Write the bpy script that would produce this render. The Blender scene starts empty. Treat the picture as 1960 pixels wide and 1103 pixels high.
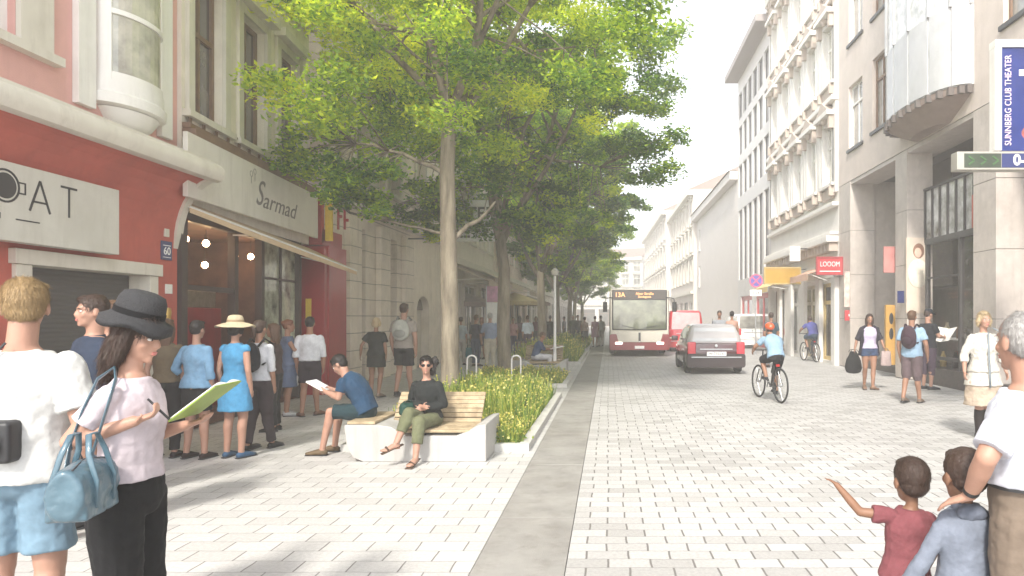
import bpy, bmesh, math, random
import numpy as np
from mathutils import Vector, Matrix, Euler, noise
R = math.radians
PI = math.pi
sc = bpy.context.scene
COL = sc.collection
F = 1300.0; VX = 1165.0; VY = 608.0; CH = 1.65
def at(px, Y, py=None):
    X = (px - VX) / F * Y
    return X if py is None else (X, Y, CH - (py - VY) / F * Y)
def gy(py): return F * CH / (py - VY)

# ------------------------------------------------------------ materials
def _new(name):
    m = bpy.data.materials.new(name); m.use_nodes = True
    nt = m.node_tree; b = nt.nodes['Principled BSDF']
    return m, nt, b
def mat(name, col, rough=.6, var=.12, vs=6.0, bump=0.0, bs=60.0, metal=0.0, spec=.5, emit=None, es=0, trans=0, coat=0, sheen=0, stain=0, streak=False, col2=None):
    m, nt, b = _new(name)
    N = nt.nodes; L = nt.links
    b.inputs['Roughness'].default_value = rough
    b.inputs['Metallic'].default_value = metal
    b.inputs['Specular IOR Level'].default_value = spec
    if trans: b.inputs['Transmission Weight'].default_value = trans
    if coat: b.inputs['Coat Weight'].default_value = coat; b.inputs['Coat Roughness'].default_value = .08
    if sheen: b.inputs['Sheen Weight'].default_value = sheen
    c = (*col, 1)
    if var or stain:
        tc = N.new('ShaderNodeTexCoord'); mp = N.new('ShaderNodeMapping')
        L.new(tc.outputs['Object'], mp.inputs[0])
        if streak: mp.inputs['Scale'].default_value = (1, 1, .15)
        n1 = N.new('ShaderNodeTexNoise'); n1.inputs['Scale'].default_value = vs; n1.inputs['Detail'].default_value = 6; n1.inputs['Roughness'].default_value = .65
        L.new(mp.outputs[0], n1.inputs['Vector'])
        mr = N.new('ShaderNodeMapRange'); mr.inputs[1].default_value = .3; mr.inputs[2].default_value = .7
        L.new(n1.outputs[0], mr.inputs[0])
        mx = N.new('ShaderNodeMix'); mx.data_type = 'RGBA'
        L.new(mr.outputs[0], mx.inputs[0])
        d = tuple(x * (1 - var) for x in col); u = tuple(min(1, x * (1 + var)) for x in (col2 or col))
        mx.inputs[6].default_value = (*d, 1); mx.inputs[7].default_value = (*u, 1)
        out = mx.outputs[2]
        if stain:
            n2 = N.new('ShaderNodeTexNoise'); n2.inputs['Scale'].default_value = .7; n2.inputs['Detail'].default_value = 8; n2.inputs['Roughness'].default_value = .7
            L.new(mp.outputs[0], n2.inputs['Vector'])
            r2 = N.new('ShaderNodeMapRange'); r2.inputs[1].default_value = .48; r2.inputs[2].default_value = .72; r2.inputs[4].default_value = stain
            L.new(n2.outputs[0], r2.inputs[0])
            m2 = N.new('ShaderNodeMix'); m2.data_type = 'RGBA'; m2.blend_type = 'MULTIPLY'
            L.new(r2.outputs[0], m2.inputs[0]); L.new(out, m2.inputs[6]); m2.inputs[7].default_value = (.55, .5, .45, 1)
            out = m2.outputs[2]
            mp2 = N.new('ShaderNodeMapping'); mp2.inputs['Scale'].default_value = (4.5, 4.5, .35); L.new(tc.outputs['Object'], mp2.inputs[0])
            n4 = N.new('ShaderNodeTexNoise'); n4.inputs['Scale'].default_value = 1.2; n4.inputs['Detail'].default_value = 7; n4.inputs['Roughness'].default_value = .75; L.new(mp2.outputs[0], n4.inputs['Vector'])
            r4 = N.new('ShaderNodeMapRange'); r4.inputs[1].default_value = .5; r4.inputs[2].default_value = .78; r4.inputs[4].default_value = stain * 1.3; L.new(n4.outputs[0], r4.inputs[0])
            m4 = N.new('ShaderNodeMix'); m4.data_type = 'RGBA'; m4.blend_type = 'MULTIPLY'
            L.new(r4.outputs[0], m4.inputs[0]); L.new(out, m4.inputs[6]); m4.inputs[7].default_value = (.5, .46, .42, 1); out = m4.outputs[2]
        L.new(out, b.inputs['Base Color'])
    else:
        b.inputs['Base Color'].default_value = c
    if bump:
        tc = N.new('ShaderNodeTexCoord')
        n3 = N.new('ShaderNodeTexNoise'); n3.inputs['Scale'].default_value = bs; n3.inputs['Detail'].default_value = 5
        L.new(tc.outputs['Object'], n3.inputs['Vector'])
        bp = N.new('ShaderNodeBump'); bp.inputs['Strength'].default_value = bump; bp.inputs['Distance'].default_value = .01
        L.new(n3.outputs[0], bp.inputs['Height']); L.new(bp.outputs[0], b.inputs['Normal'])
    if emit:
        b.inputs['Emission Color'].default_value = (*emit, 1); b.inputs['Emission Strength'].default_value = es
    return m
_mc = {}
def cloth(col, rough=.85):
    k = ('c', tuple(col))
    if k not in _mc: _mc[k] = mat('cloth', tuple(x * .70 + (.12 * x if min(col) > .45 else 0) for x in col), rough, var=.18, vs=9, bump=.25, bs=45, sheen=.02, spec=.2)
    return _mc[k]
def skin(col):
    k = ('s', tuple(col))
    if k not in _mc:
        m = mat('skin', tuple(x * .74 for x in col), .5, var=.07, vs=14, bump=.05, bs=150, spec=.35)
        b = m.node_tree.nodes['Principled BSDF']
        b.inputs['Subsurface Weight'].default_value = .0
        _mc[k] = m
    return _mc[k]
def hairm(col):
    k = ('h', tuple(col))
    if k not in _mc:
        m, nt, b = _new('hair'); N = nt.nodes; L = nt.links
        tc = N.new('ShaderNodeTexCoord'); mp = N.new('ShaderNodeMapping'); mp.inputs['Scale'].default_value = (90, 90, 14)
        n1 = N.new('ShaderNodeTexNoise'); n1.inputs['Scale'].default_value = 1.6; n1.inputs['Detail'].default_value = 4
        L.new(tc.outputs['Object'], mp.inputs[0]); L.new(mp.outputs[0], n1.inputs['Vector'])
        mx = N.new('ShaderNodeMix'); mx.data_type = 'RGBA'; L.new(n1.outputs[0], mx.inputs[0])
        mx.inputs[6].default_value = (*[x * .32 for x in col], 1); mx.inputs[7].default_value = (*[min(1, x * 1.2) for x in col], 1)
        L.new(mx.outputs[2], b.inputs['Base Color'])
        bp = N.new('ShaderNodeBump'); bp.inputs['Strength'].default_value = .6; bp.inputs['Distance'].default_value = .006
        L.new(n1.outputs[0], bp.inputs['Height']); L.new(bp.outputs[0], b.inputs['Normal'])
        b.inputs['Roughness'].default_value = .5; b.inputs['Specular IOR Level'].default_value = .35
        _mc[k] = m
    return _mc[k]

# ------------------------------------------------------------ mesh builder
class MB:
    def __init__(s): s.v = []; s.f = []; s.m = []; s.cm = 0
    def q(s, *p):
        i = len(s.v); s.v += [tuple(x) for x in p]; s.f.append(tuple(range(i, i + len(p)))); s.m.append(s.cm)
    def box(s, x0, x1, y0, y1, z0, z1, M=None):
        P = [Vector((x, y, z)) for z in (z0, z1) for y in (y0, y1) for x in (x0, x1)]
        if M is not None: P = [M @ p for p in P]
        i = len(s.v); s.v += [tuple(p) for p in P]
        for f in ((0, 2, 3, 1), (4, 5, 7, 6), (0, 1, 5, 4), (2, 6, 7, 3), (0, 4, 6, 2), (1, 3, 7, 5)):
            s.f.append(tuple(i + k for k in f)); s.m.append(s.cm)
    def rings(s, rs, cap=True, closed=False):
        n = len(rs[0]); i = len(s.v)
        for r in rs: s.v += [tuple(p) for p in r]
        for a in range(len(rs) - 1 + (1 if closed else 0)):
            b = (a + 1) % len(rs)
            for k in range(n):
                k2 = (k + 1) % n
                s.f.append((i + a * n + k, i + a * n + k2, i + b * n + k2, i + b * n + k)); s.m.append(s.cm)
        if cap and not closed:
            s.f.append(tuple(i + k for k in reversed(range(n)))); s.m.append(s.cm)
            j = i + (len(rs) - 1) * n
            s.f.append(tuple(j + k for k in range(n))); s.m.append(s.cm)
    def loft(s, pts, rad, xd=(1, 0, 0), n=12, cap=True, M=None, flat=False):
        pts = [Vector(p) for p in pts]; rs = []
        xd = Vector(xd)
        for i, p in enumerate(pts):
            t = (pts[min(i + 1, len(pts) - 1)] - pts[max(i - 1, 0)])
            t = t.normalized() if t.length > 1e-9 else Vector((0, 0, 1))
            x = xd - t * xd.dot(t)
            if x.length < 1e-3: x = t.orthogonal()
            x.normalize(); y = t.cross(x)
            r = rad[i]; rx, ry = (r if isinstance(r, (tuple, list)) else (r, r))
            rs.append([p + x * rx * math.cos(2 * PI * k / n) + y * ry * math.sin(2 * PI * k / n) for k in range(n)])
        if M is not None: rs = [[M @ p for p in r] for r in rs]
        s.rings(rs, cap)
    def ell(s, c, r, M=None, n=14, h=9):
        rs = []
        c = Vector(c)
        for a in range(h + 1):
            ph = -PI / 2 + PI * a / h
            cr = max(math.cos(ph), .02)
            ring = [c + Vector((r[0] * cr * math.cos(2 * PI * k / n), r[1] * cr * math.sin(2 * PI * k / n), r[2] * math.sin(ph))) for k in range(n)]
            if M is not None: ring = [M @ p for p in ring]
            rs.append(ring)
        s.rings(rs)
    def lathe(s, c, prof, n=24, M=None, cap=True):
        c = Vector(c)
        rs = [[c + Vector((max(r, 1e-4) * math.cos(2 * PI * k / n), max(r, 1e-4) * math.sin(2 * PI * k / n), z)) for k in range(n)] for r, z in prof]
        if M is not None: rs = [[M @ p for p in r] for r in rs]
        s.rings(rs, cap)
    def tube(s, pts, r, n=8): s.loft(pts, [r] * len(pts) if not isinstance(r, list) else r, xd=(.3, .5, .81), n=n)
    def build(s, name, m, parent=None, smooth=False, bevel=0, loc=None, seg=2, keep=False):
        me = bpy.data.meshes.new(name)
        me.from_pydata(s.v, [], s.f)
        ms = m if isinstance(m, (list, tuple)) else [m]
        for x in ms: me.materials.append(x)
        if len(ms) > 1: me.polygons.foreach_set('material_index', s.m)
        me.update()
        bm = bmesh.new(); bm.from_mesh(me)
        bmesh.ops.recalc_face_normals(bm, faces=bm.faces); bm.to_mesh(me); bm.free()
        o = bpy.data.objects.new(name, me); COL.objects.link(o)
        if bevel:
            bv = o.modifiers.new('b', 'BEVEL'); bv.width = bevel; bv.segments = seg; bv.limit_method = 'ANGLE'; bv.angle_limit = R(35)
            smooth = True
        if smooth:
            me.polygons.foreach_set('use_smooth', [True] * len(me.polygons))
            if bevel: 
                wn = o.modifiers.new('w', 'WEIGHTED_NORMAL'); wn.keep_sharp = True
            elif smooth == 'auto':
                me.set_sharp_from_angle(angle=R(38))
        if parent is not None: o.parent = parent
        if loc is not None: o.location = loc
        return o
def build_each(mb, name, m, parent=None, **k):
    n = len(mb.v); par = list(range(n))
    def fd(a):
        while par[a] != a: par[a] = par[par[a]]; a = par[a]
        return a
    for f in mb.f:
        for x in f[1:]: par[fd(x)] = fd(f[0])
    g = {}
    for f in mb.f: g.setdefault(fd(f[0]), []).append(f)
    out = []
    for fs in g.values():
        q = MB(); mp = {}
        for f in fs:
            for x in f:
                if x not in mp: mp[x] = len(q.v); q.v.append(mb.v[x])
            q.f.append(tuple(mp[x] for x in f)); q.m.append(0)
        out.append(q.build(name, m, parent, **k))
    return out
def tag(o, label=None, cat=None, group=None, kind=None):
    if label: o['label'] = label
    if cat: o['category'] = cat
    if group: o['group'] = group
    if kind: o['kind'] = kind
    return o
def empty(name, loc=(0, 0, 0), rz=0, label=None, cat=None, group=None, scale=1):
    o = bpy.data.objects.new(name, None); COL.objects.link(o)
    o.empty_display_size = .2
    o.location = loc; o.rotation_euler = (0, 0, rz); o.scale = (scale,) * 3
    return tag(o, label, cat, group)
def copy_tree(o, parent=None):
    c = o.copy(); COL.objects.link(c); c.parent = parent
    for ch in [x for x in bpy.data.objects if x.parent == o]: copy_tree(ch, c)
    return c
def part(name, boxes, m, parent, bevel=0, **k):
    b = MB()
    for x in boxes: b.box(*x)
    return b.build(name, m, parent, bevel=bevel, **k)
def text_part(name, s, size, m, parent, M, ext=.004, shear=0, sx=1, align='CENTER', spacing=1, weight=0):
    cu = bpy.data.curves.new(name, 'FONT'); cu.body = s; cu.size = size; cu.extrude = ext; cu.shear = shear
    cu.align_x = align; cu.align_y = 'CENTER'; cu.space_character = spacing; cu.offset = weight
    o = bpy.data.objects.new(name, cu); COL.objects.link(o)
    dg = bpy.context.evaluated_depsgraph_get(); dg.update()
    me = bpy.data.meshes.new_from_object(o.evaluated_get(dg))
    bpy.data.objects.remove(o); bpy.data.curves.remove(cu)
    me.materials.clear(); me.materials.append(m)
    me.transform(M @ Matrix.Diagonal((sx, 1, 1, 1)))
    ob = bpy.data.objects.new(name, me); COL.objects.link(ob); ob.parent = parent
    return ob
def frame(o, x, y):      # matrix taking text x,y to world axes x,y at origin o
    x = Vector(x).normalized(); y = Vector(y).normalized(); z = x.cross(y)
    return Matrix(((x[0], y[0], z[0], o[0]), (x[1], y[1], z[1], o[1]), (x[2], y[2], z[2], o[2]), (0, 0, 0, 1)))

# ------------------------------------------------------------ world, camera, light
SUN_EL = R(43); SUN_AZ = R(-166)      # azimuth from +Y (depth), negative = left
w = bpy.data.worlds.new('World'); sc.world = w; w.use_nodes = True
nt = w.node_tree; N = nt.nodes; L = nt.links
bg = N['Background']
sky = N.new('ShaderNodeTexSky'); sky.sky_type = 'NISHITA'; sky.sun_disc = False
sky.sun_elevation = SUN_EL; sky.sun_rotation = SUN_AZ; sky.air_density = 1.0; sky.dust_density = 1.0; sky.ozone_density = .6
hs = N.new('ShaderNodeHueSaturation'); hs.inputs['Saturation'].default_value = .25
L.new(sky.outputs[0], hs.inputs['Color']); L.new(hs.outputs[0], bg.inputs[0]); bg.inputs[1].default_value = .15
sl = bpy.data.lights.new('sun', 'SUN'); sl.energy = 2.0; sl.angle = R(7); sl.color = (1, .95, .86)
so = bpy.data.objects.new('sun', sl); COL.objects.link(so)
dv = Vector((math.sin(SUN_AZ) * math.cos(SUN_EL), math.cos(SUN_AZ) * math.cos(SUN_EL), math.sin(SUN_EL)))
so.rotation_euler = dv.to_track_quat('Z', 'Y').to_euler(); so.location = (-10, 0, 30)
cam = bpy.data.cameras.new('camera'); co = bpy.data.objects.new('camera', cam); COL.objects.link(co)
co.location = (0, 0, CH); co.rotation_euler = (R(90), 0, 0)
cam.sensor_width = 36; cam.lens = F / 1960 * 36; cam.shift_x = -(VX - 980) / 1960; cam.shift_y = (VY - 551.5) / 1960
cam.clip_end = 2000; cam.clip_start = .05; sc.camera = co
sc.view_settings.view_transform = 'Standard'; sc.view_settings.look = 'None'; sc.view_settings.exposure = 1.6; sc.view_settings.gamma = 1
sc.cycles.max_bounces = 6; sc.cycles.volume_bounces = 1; sc.cycles.volume_step_rate = 5
sc.cycles.use_denoising = True
# ------------------------------------------------------------ shared materials
MT = {}
MT['stone'] = mat('pale_stone', (.62, .57, .52), .85, .08, 3, .3, 80, stain=.35)
MT['concrete'] = mat('concrete', (.50, .49, .46), .85, .08, 5, .3, 90, stain=.3)
MT['white'] = mat('white_paint', (.80, .78, .74), .6, .05, 3, .12, 60, stain=.2)
MT['dark'] = mat('dark_metal', (.04, .04, .042), .45, .1)
MT['black'] = mat('black_plastic', (.018, .018, .02), .5, .1)
MT['steel'] = mat('brushed_steel', (.55, .56, .57), .35, .06, metal=.9)
MT['rubber'] = mat('rubber', (.025, .025, .027), .85, .1)
def glassm(name, tint=(.05, .055, .05), refl=.9, rough=.06, curtain=None, cs=2.0):
    m = mat(name, tint, rough, .5, 1.3, spec=.9, col2=curtain)
    m.node_tree.nodes['Principled BSDF'].inputs['Coat Weight'].default_value = .6
    return m
MT['glass'] = glassm('window_glass', (.10, .105, .10), curtain=(.28, .27, .24))
MT['glassdark'] = glassm('dark_glass', (.028, .03, .03), curtain=(.09, .08, .07))
MT['glasspale'] = glassm('curtained_glass', (.36, .35, .30), curtain=(.52, .5, .42), rough=.15)

def paver_mat(name, bw, rh, mortar, c1, c2, cm, off=.5, headdark=None):
    m, nt, b = _new(name); N = nt.nodes; L = nt.links
    g = N.new('ShaderNodeNewGeometry'); sep = N.new('ShaderNodeSeparateXYZ'); L.new(g.outputs['Position'], sep.inputs[0])
    def mth(op, a, bb=None):
        n = N.new('ShaderNodeMath'); n.operation = op
        for i, x in enumerate((a, bb)):
            if x is None: continue
            if hasattr(x, 'is_linked'): L.new(x, n.inputs[i])
            else: n.inputs[i].default_value = x
        return n.outputs[0]
    wob = N.new('ShaderNodeTexNoise'); wob.inputs['Scale'].default_value = 2.5; wob.inputs['Detail'].default_value = 2; L.new(g.outputs['Position'], wob.inputs['Vector'])
    wo = mth('MULTIPLY', mth('SUBTRACT', wob.outputs[0], .5), .03)
    yr = mth('DIVIDE', mth('ADD', sep.outputs[1], wo), rh)
    row = mth('FLOOR', yr); fy = mth('SUBTRACT', yr, row)
    wn1 = N.new('ShaderNodeTexWhiteNoise'); wn1.noise_dimensions = '1D'; L.new(row, wn1.inputs['W'])
    sh = mth('ADD', mth('MULTIPLY', mth('MODULO', mth('ABSOLUTE', row), 2.0), off), mth('MULTIPLY', wn1.outputs[0], .07))
    xr = mth('ADD', mth('DIVIDE', mth('ADD', sep.outputs[0], wo), bw), sh)
    colx = mth('FLOOR', xr); fx = mth('SUBTRACT', xr, colx)
    # distance to joints (m)
    dx = mth('MULTIPLY', mth('MINIMUM', fx, mth('SUBTRACT', 1.0, fx)), bw)
    dy = mth('MULTIPLY', mth('MINIMUM', fy, mth('SUBTRACT', 1.0, fy)), rh)
    hm = headdark or mortar
    def edge(d, wd):
        n = N.new('ShaderNodeMapRange'); n.interpolation_type = 'SMOOTHSTEP'
        n.inputs[1].default_value = wd * .35; n.inputs[2].default_value = wd; n.inputs[3].default_value = 1; n.inputs[4].default_value = 0
        L.new(d, n.inputs[0]); return n.outputs[0]
    jx = edge(dx, hm); jy = edge(dy, mortar)
    j = mth('MAXIMUM', jx, mth('MULTIPLY', jy, .75))
    comb = N.new('ShaderNodeCombineXYZ'); L.new(row, comb.inputs[0]); L.new(colx, comb.inputs[1])
    wn = N.new('ShaderNodeTexWhiteNoise'); wn.noise_dimensions = '2D'; L.new(comb.outputs[0], wn.inputs['Vector'])
    pw = mth('POWER', wn.outputs['Value'], 2.2)
    big = N.new('ShaderNodeTexNoise'); big.inputs['Scale'].default_value = .35; big.inputs['Detail'].default_value = 4; L.new(g.outputs['Position'], big.inputs['Vector'])
    mrb = N.new('ShaderNodeMapRange'); mrb.inputs[1].default_value = .35; mrb.inputs[2].default_value = .7; mrb.inputs[4].default_value = .55; L.new(big.outputs[0], mrb.inputs[0])
    mix = N.new('ShaderNodeMix'); mix.data_type = 'RGBA'; L.new(mth('MINIMUM', mth('ADD', mth('MULTIPLY', pw, .8), mrb.outputs[0]), 1.0), mix.inputs[0])
    mix.inputs[6].default_value = (*c1, 1); mix.inputs[7].default_value = (*c2, 1)
    fine = N.new('ShaderNodeTexNoise'); fine.inputs['Scale'].default_value = 38; fine.inputs['Detail'].default_value = 6; L.new(g.outputs['Position'], fine.inputs['Vector'])
    mf = N.new('ShaderNodeMix'); mf.data_type = 'RGBA'; mf.blend_type = 'MULTIPLY'; mf.inputs[0].default_value = .5
    L.new(mix.outputs[2], mf.inputs[6]); 
    cr = N.new('ShaderNodeMapRange'); cr.inputs[1].default_value = .3; cr.inputs[2].default_value = .7; cr.inputs[3].default_value = .7; cr.inputs[4].default_value = 1.1
    L.new(fine.outputs[0], cr.inputs[0]); L.new(cr.outputs[0], mf.inputs[7])
    mj = N.new('ShaderNodeMix'); mj.data_type = 'RGBA'; L.new(j, mj.inputs[0]); L.new(mf.outputs[2], mj.inputs[6]); mj.inputs[7].default_value = (*cm, 1)
    L.new(mj.outputs[2], b.inputs['Base Color'])
    bp = N.new('ShaderNodeBump'); bp.inputs['Strength'].default_value = .5; bp.inputs['Distance'].default_value = .006
    L.new(mth('ADD', mth('SUBTRACT', 1.0, j), mth('MULTIPLY', fine.outputs[0], .35)), bp.inputs['Height']); L.new(bp.outputs[0], b.inputs['Normal'])
    b.inputs['Roughness'].default_value = .62; b.inputs['Specular IOR Level'].default_value = .4
    return m
road_m = paver_mat('road_pavers', .29, .16, .005, (.52, .51, .495), (.37, .36, .345), (.16, .15, .14), headdark=.010)
walk_m = paver_mat('walk_pavers', .34, .20, .0055, (.54, .53, .51), (.44, .43, .415), (.19, .18, .17), headdark=.0075)
far_m = mat('far_ground', (.40, .38, .35), .85, .1, .5)
strip_m = mat('gutter_concrete', (.27, .26, .24), .8, .16, 2.2, .35, 110, stain=.45)

def sheet(name, x0, x1, y0, y1, z, m):
    b = MB(); b.q((x0, y0, z), (x1, y0, z), (x1, y1, z), (x0, y1, z))
    return tag(b.build(name, m), kind='structure')
sheet('ground', -400, 400, -60, 900, -.012, far_m)
sheet('pavement', -6.6, -.90, -6, 150, 0, walk_m)
sheet('road', -.28, 9.6, -6, 150, 0, road_m)
b = MB()
y = -6.4
while y < 110:
    b.box(-.895, -.285, y + .006, y + 1.994, -.05, .004); y += 2.0
tag(b.build('gutter', strip_m, bevel=.004), kind='structure')
b = MB(); b.q((-.9, -6, -.008), (-.28, -6, -.008), (-.28, 110, -.008), (-.9, 110, -.008)); tag(b.build('gutter_bed', mat('joint_dark', (.07, .07, .065), .9)), kind='structure')

# ------------------------------------------------------------ planting beds with kerbs and flowers
soil = mat('soil', (.05, .04, .03), .95, .3, 20, .8, 40)
grassm = None
def leaf_mat(name, stops, transl=.45, rough=.5):
    m = bpy.data.materials.new(name); m.use_nodes = True; nt = m.node_tree; N = nt.nodes; L = nt.links
    N.remove(N['Principled BSDF']); out = N['Material Output']
    at_ = N.new('ShaderNodeAttribute'); at_.attribute_name = 'tint'
    cr = N.new('ShaderNodeValToRGB'); cr.color_ramp.elements[0].position = stops[0][0]; cr.color_ramp.elements[0].color = (*stops[0][1], 1)
    cr.color_ramp.elements[1].position = stops[-1][0]; cr.color_ramp.elements[1].color = (*stops[-1][1], 1)
    for p, c in stops[1:-1]:
        e = cr.color_ramp.elements.new(p); e.color = (*c, 1)
    L.new(at_.outputs['Fac'], cr.inputs[0])
    p = N.new('ShaderNodeBsdfPrincipled'); p.inputs['Roughness'].default_value = rough; p.inputs['Specular IOR Level'].default_value = .3
    t = N.new('ShaderNodeBsdfTranslucent')
    L.new(cr.outputs[0], p.inputs['Base Color'])
    br = N.new('ShaderNodeMix'); br.data_type = 'RGBA'; br.blend_type = 'MULTIPLY'; br.inputs[0].default_value = 1; br.inputs[7].default_value = (1.5, 1.45, .7, 1)
    L.new(cr.outputs[0], br.inputs[6]); L.new(br.outputs[2], t.inputs[0])
    ms = N.new('ShaderNodeMixShader'); ms.inputs[0].default_value = transl
    L.new(p.outputs[0], ms.inputs[1]); L.new(t.outputs[0], ms.inputs[2]); L.new(ms.outputs[0], out.inputs[0])
    return m
def quads_obj(name, V, tint, m, parent=None):
    n = len(V) // 4
    me = bpy.data.meshes.new(name)
    me.vertices.add(n * 4); me.vertices.foreach_set('co', V.astype(np.float32).ravel())
    me.loops.add(n * 4); me.loops.foreach_set('vertex_index', np.arange(n * 4, dtype=np.int32))
    me.polygons.add(n); me.polygons.foreach_set('loop_start', np.arange(0, n * 4, 4, dtype=np.int32))
    me.update(calc_edges=True)
    a = me.attributes.new('tint', 'FLOAT', 'FACE'); a.data.foreach_set('value', tint.astype(np.float32))
    me.materials.append(m)
    o = bpy.data.objects.new(name, me); COL.objects.link(o); o.parent = parent
    return o
flower_leaf = leaf_mat('meadow_green', [(0, (.08, .15, .03)), (.35, (.20, .29, .05)), (.7, (.42, .45, .10)), (.71, (.62, .55, .10)), (1, (.78, .70, .30))], .4)
def meadow(x0, x1, y0, y1, n, hmax, seed, label):
    rg = np.random.default_rng(seed)
    V = np.zeros((n, 4, 3)); x = rg.uniform(x0, x1, n); y = rg.uniform(y0, y1, n)
    ex = np.minimum(np.minimum(x - x0, x1 - x), np.minimum(y - y0, y1 - y))
    nz = np.array([noise.noise(Vector((a * 1.7, b_ * 1.7, seed))) for a, b_ in zip(x, y)])
    h = hmax * (.35 + .75 * rg.random(n) ** 1.6) * np.clip(.55 + ex * 1.2, .45, 1) * (1 + .45 * nz)
    ang = rg.uniform(0, 2 * PI, n); wd = rg.uniform(.004, .012, n) * (1 + y / 14)
    lean = rg.uniform(.05, .45, n) * h
    la = rg.uniform(0, 2 * PI, n)
    tip = np.stack([x + np.cos(la) * lean, y + np.sin(la) * lean, h], 1)
    base = np.stack([x, y, np.full(n, .02)], 1)
    side = np.stack([np.cos(ang), np.sin(ang), np.zeros(n)], 1) * wd[:, None]
    V[:, 0] = base - side; V[:, 1] = base + side; V[:, 2] = tip + side * .35; V[:, 3] = tip - side * .35
    tint = np.clip(rg.random(n) * .68 + nz * .2, 0, .69)
    k = n // 2     # flower heads
    idx = rg.choice(n, k, replace=False); c = tip[idx] * 1; 
    s = rg.uniform(.005, .013, k) * (1 + y[idx] / 16)
    u = rg.normal(size=(k, 3)); u /= np.linalg.norm(u, axis=1)[:, None]; v = np.cross(u, rg.normal(size=(k, 3))); v /= np.linalg.norm(v, axis=1)[:, None]
    FV = np.zeros((k, 4, 3)); FV[:, 0] = c - u * s[:, None]; FV[:, 1] = c + v * s[:, None]; FV[:, 2] = c + u * s[:, None]; FV[:, 3] = c - v * s[:, None]
    VV = np.concatenate([V.reshape(-1, 3), FV.reshape(-1, 3)]); TT = np.concatenate([tint, rg.uniform(.72, 1, k)])
    o = quads_obj('flower_meadow', VV, TT, flower_leaf); tag(o, label, 'plants', kind='stuff')
def bed(x0, x1, y0, y1, label):
    r = empty('planting_bed', ((x0 + x1) / 2, y0, 0), 0, label, 'planting bed', 'kerbed planting beds down the middle of the street')
    ox, oy = (x0 + x1) / 2, y0
    k = MB(); w_ = .13
    k.box(x0 - ox, x1 - ox, 0, w_, -.05, .09); k.box(x0 - ox, x1 - ox, y1 - oy - w_, y1 - oy, -.05, .09)
    k.box(x0 - ox, x0 - ox + w_, w_ + .003, y1 - oy - w_ - .003, -.05, .09); k.box(x1 - ox - w_, x1 - ox, w_ + .003, y1 - oy - w_ - .003, -.05, .09)
    k.build('kerb', MT['concrete'], r, bevel=.008)
    s = MB(); s.q((x0 - ox + .1, .1, .03), (x1 - ox - .1, .1, .03), (x1 - ox - .1, y1 - oy - .1, .03), (x0 - ox + .1, y1 - oy - .1, .03)); s.build('soil', soil, r)
bed(-3.3, -.98, 8.35, 14.2, 'front planting bed with pale concrete kerb behind the slatted bench')
bed(-3.6, -.98, 16.0, 18.9, 'second planting bed around the middle tree with low kerb')
bed(-3.6, -.98, 24.0, 31.0, 'third planting bed beyond the far slatted bench')
bed(-3.6, -.98, 34.0, 46.0, 'farthest planting bed beside the bus lane')
meadow(-3.1, -1.12, 9.3, 14.0, 10000, .54, 3, 'tall yellow flowering grasses filling the front planting bed')
meadow(-1.75, -1.12, 8.5, 9.4, 4000, .42, 4, 'yellow flowering grasses spilling beside the end of the front bench')
meadow(-3.45, -1.12, 16.15, 18.75, 4500, .34, 5, 'low yellow grasses round the second tree trunk')
meadow(-3.45, -1.12, 24.2, 30.8, 4500, .7, 6, 'yellow green grasses in the third bed near the bus')
meadow(-3.45, -1.12, 34.2, 45.8, 2500, .7, 7, 'hazy grasses in the farthest bed')
# leafy clump at the front corner of the bed
rg = np.random.default_rng(11)
n = 900; c = np.array([-1.42, 8.62, .13]) + rg.normal(size=(n, 3)) * np.array([.13, .09, .06])
u = rg.normal(size=(n, 3)); u /= np.linalg.norm(u, axis=1)[:, None]; v = np.cross(u, rg.normal(size=(n, 3))); v /= np.linalg.norm(v, axis=1)[:, None]
V = np.stack([c - u * .028, c + v * .014, c + u * .028, c - v * .014], 1).reshape(-1, 3)
o = quads_obj('leafy_shrub', V, rg.uniform(0, .5, n), flower_leaf); tag(o, 'low dark green leafy plant at the front corner of the bed', 'plant')

# ------------------------------------------------------------ trees
bark = mat('bark', (.13, .10, .07), .9, .4, 9, 1.0, 30, streak=True, col2=(.22, .19, .14))
crown_m = leaf_mat('tree_leaf', [(0, (.05, .125, .035)), (.3, (.14, .26, .045)), (.55, (.36, .50, .05)), (1, (.78, .82, .08))], .60)  # lime end of the ramp paints sunlit highlights into the leaves
def leafcloud(cents, rads, per, size, rg, tints):
    Cs = []; T = []
    for (c, r, t) in zip(cents, rads, tints):
        n = int(per * (r / .7) ** 2)
        d = rg.normal(size=(n, 3)); d /= np.linalg.norm(d, axis=1)[:, None]
        rr = r * rg.random(n) ** .45
        p = np.array(c) + d * rr[:, None] * np.array([1.15, 1.15, .62])
        # finer sprays: pull to little sub-centres
        k = max(4, n // 26); sub = p[rg.integers(0, n, k)]
        a = rg.integers(0, k, n); p = p * .45 + sub[a] * .55
        Cs.append(p); T.append(np.clip(t + rg.normal(size=n) * .17, 0, 1))
    c = np.concatenate(Cs); T = np.concatenate(T); n = len(c)
    u = rg.normal(size=(n, 3)) * np.array([1, 1, .55]); u /= np.linalg.norm(u, axis=1)[:, None]
    nn = rg.normal(size=(n, 3)) * .6 + np.array([0, 0, 1]); v = np.cross(u, nn); v /= np.linalg.norm(v, axis=1)[:, None]
    s = size * rg.uniform(.6, 1.3, n)[:, None]
    w_ = np.cross(u, v) * s * .25
    V = np.stack([c - u * s, c + v * s * .48 + w_, c + u * s, c - v * s * .48 + w_], 1).reshape(-1, 3)
    return V, T
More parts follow.
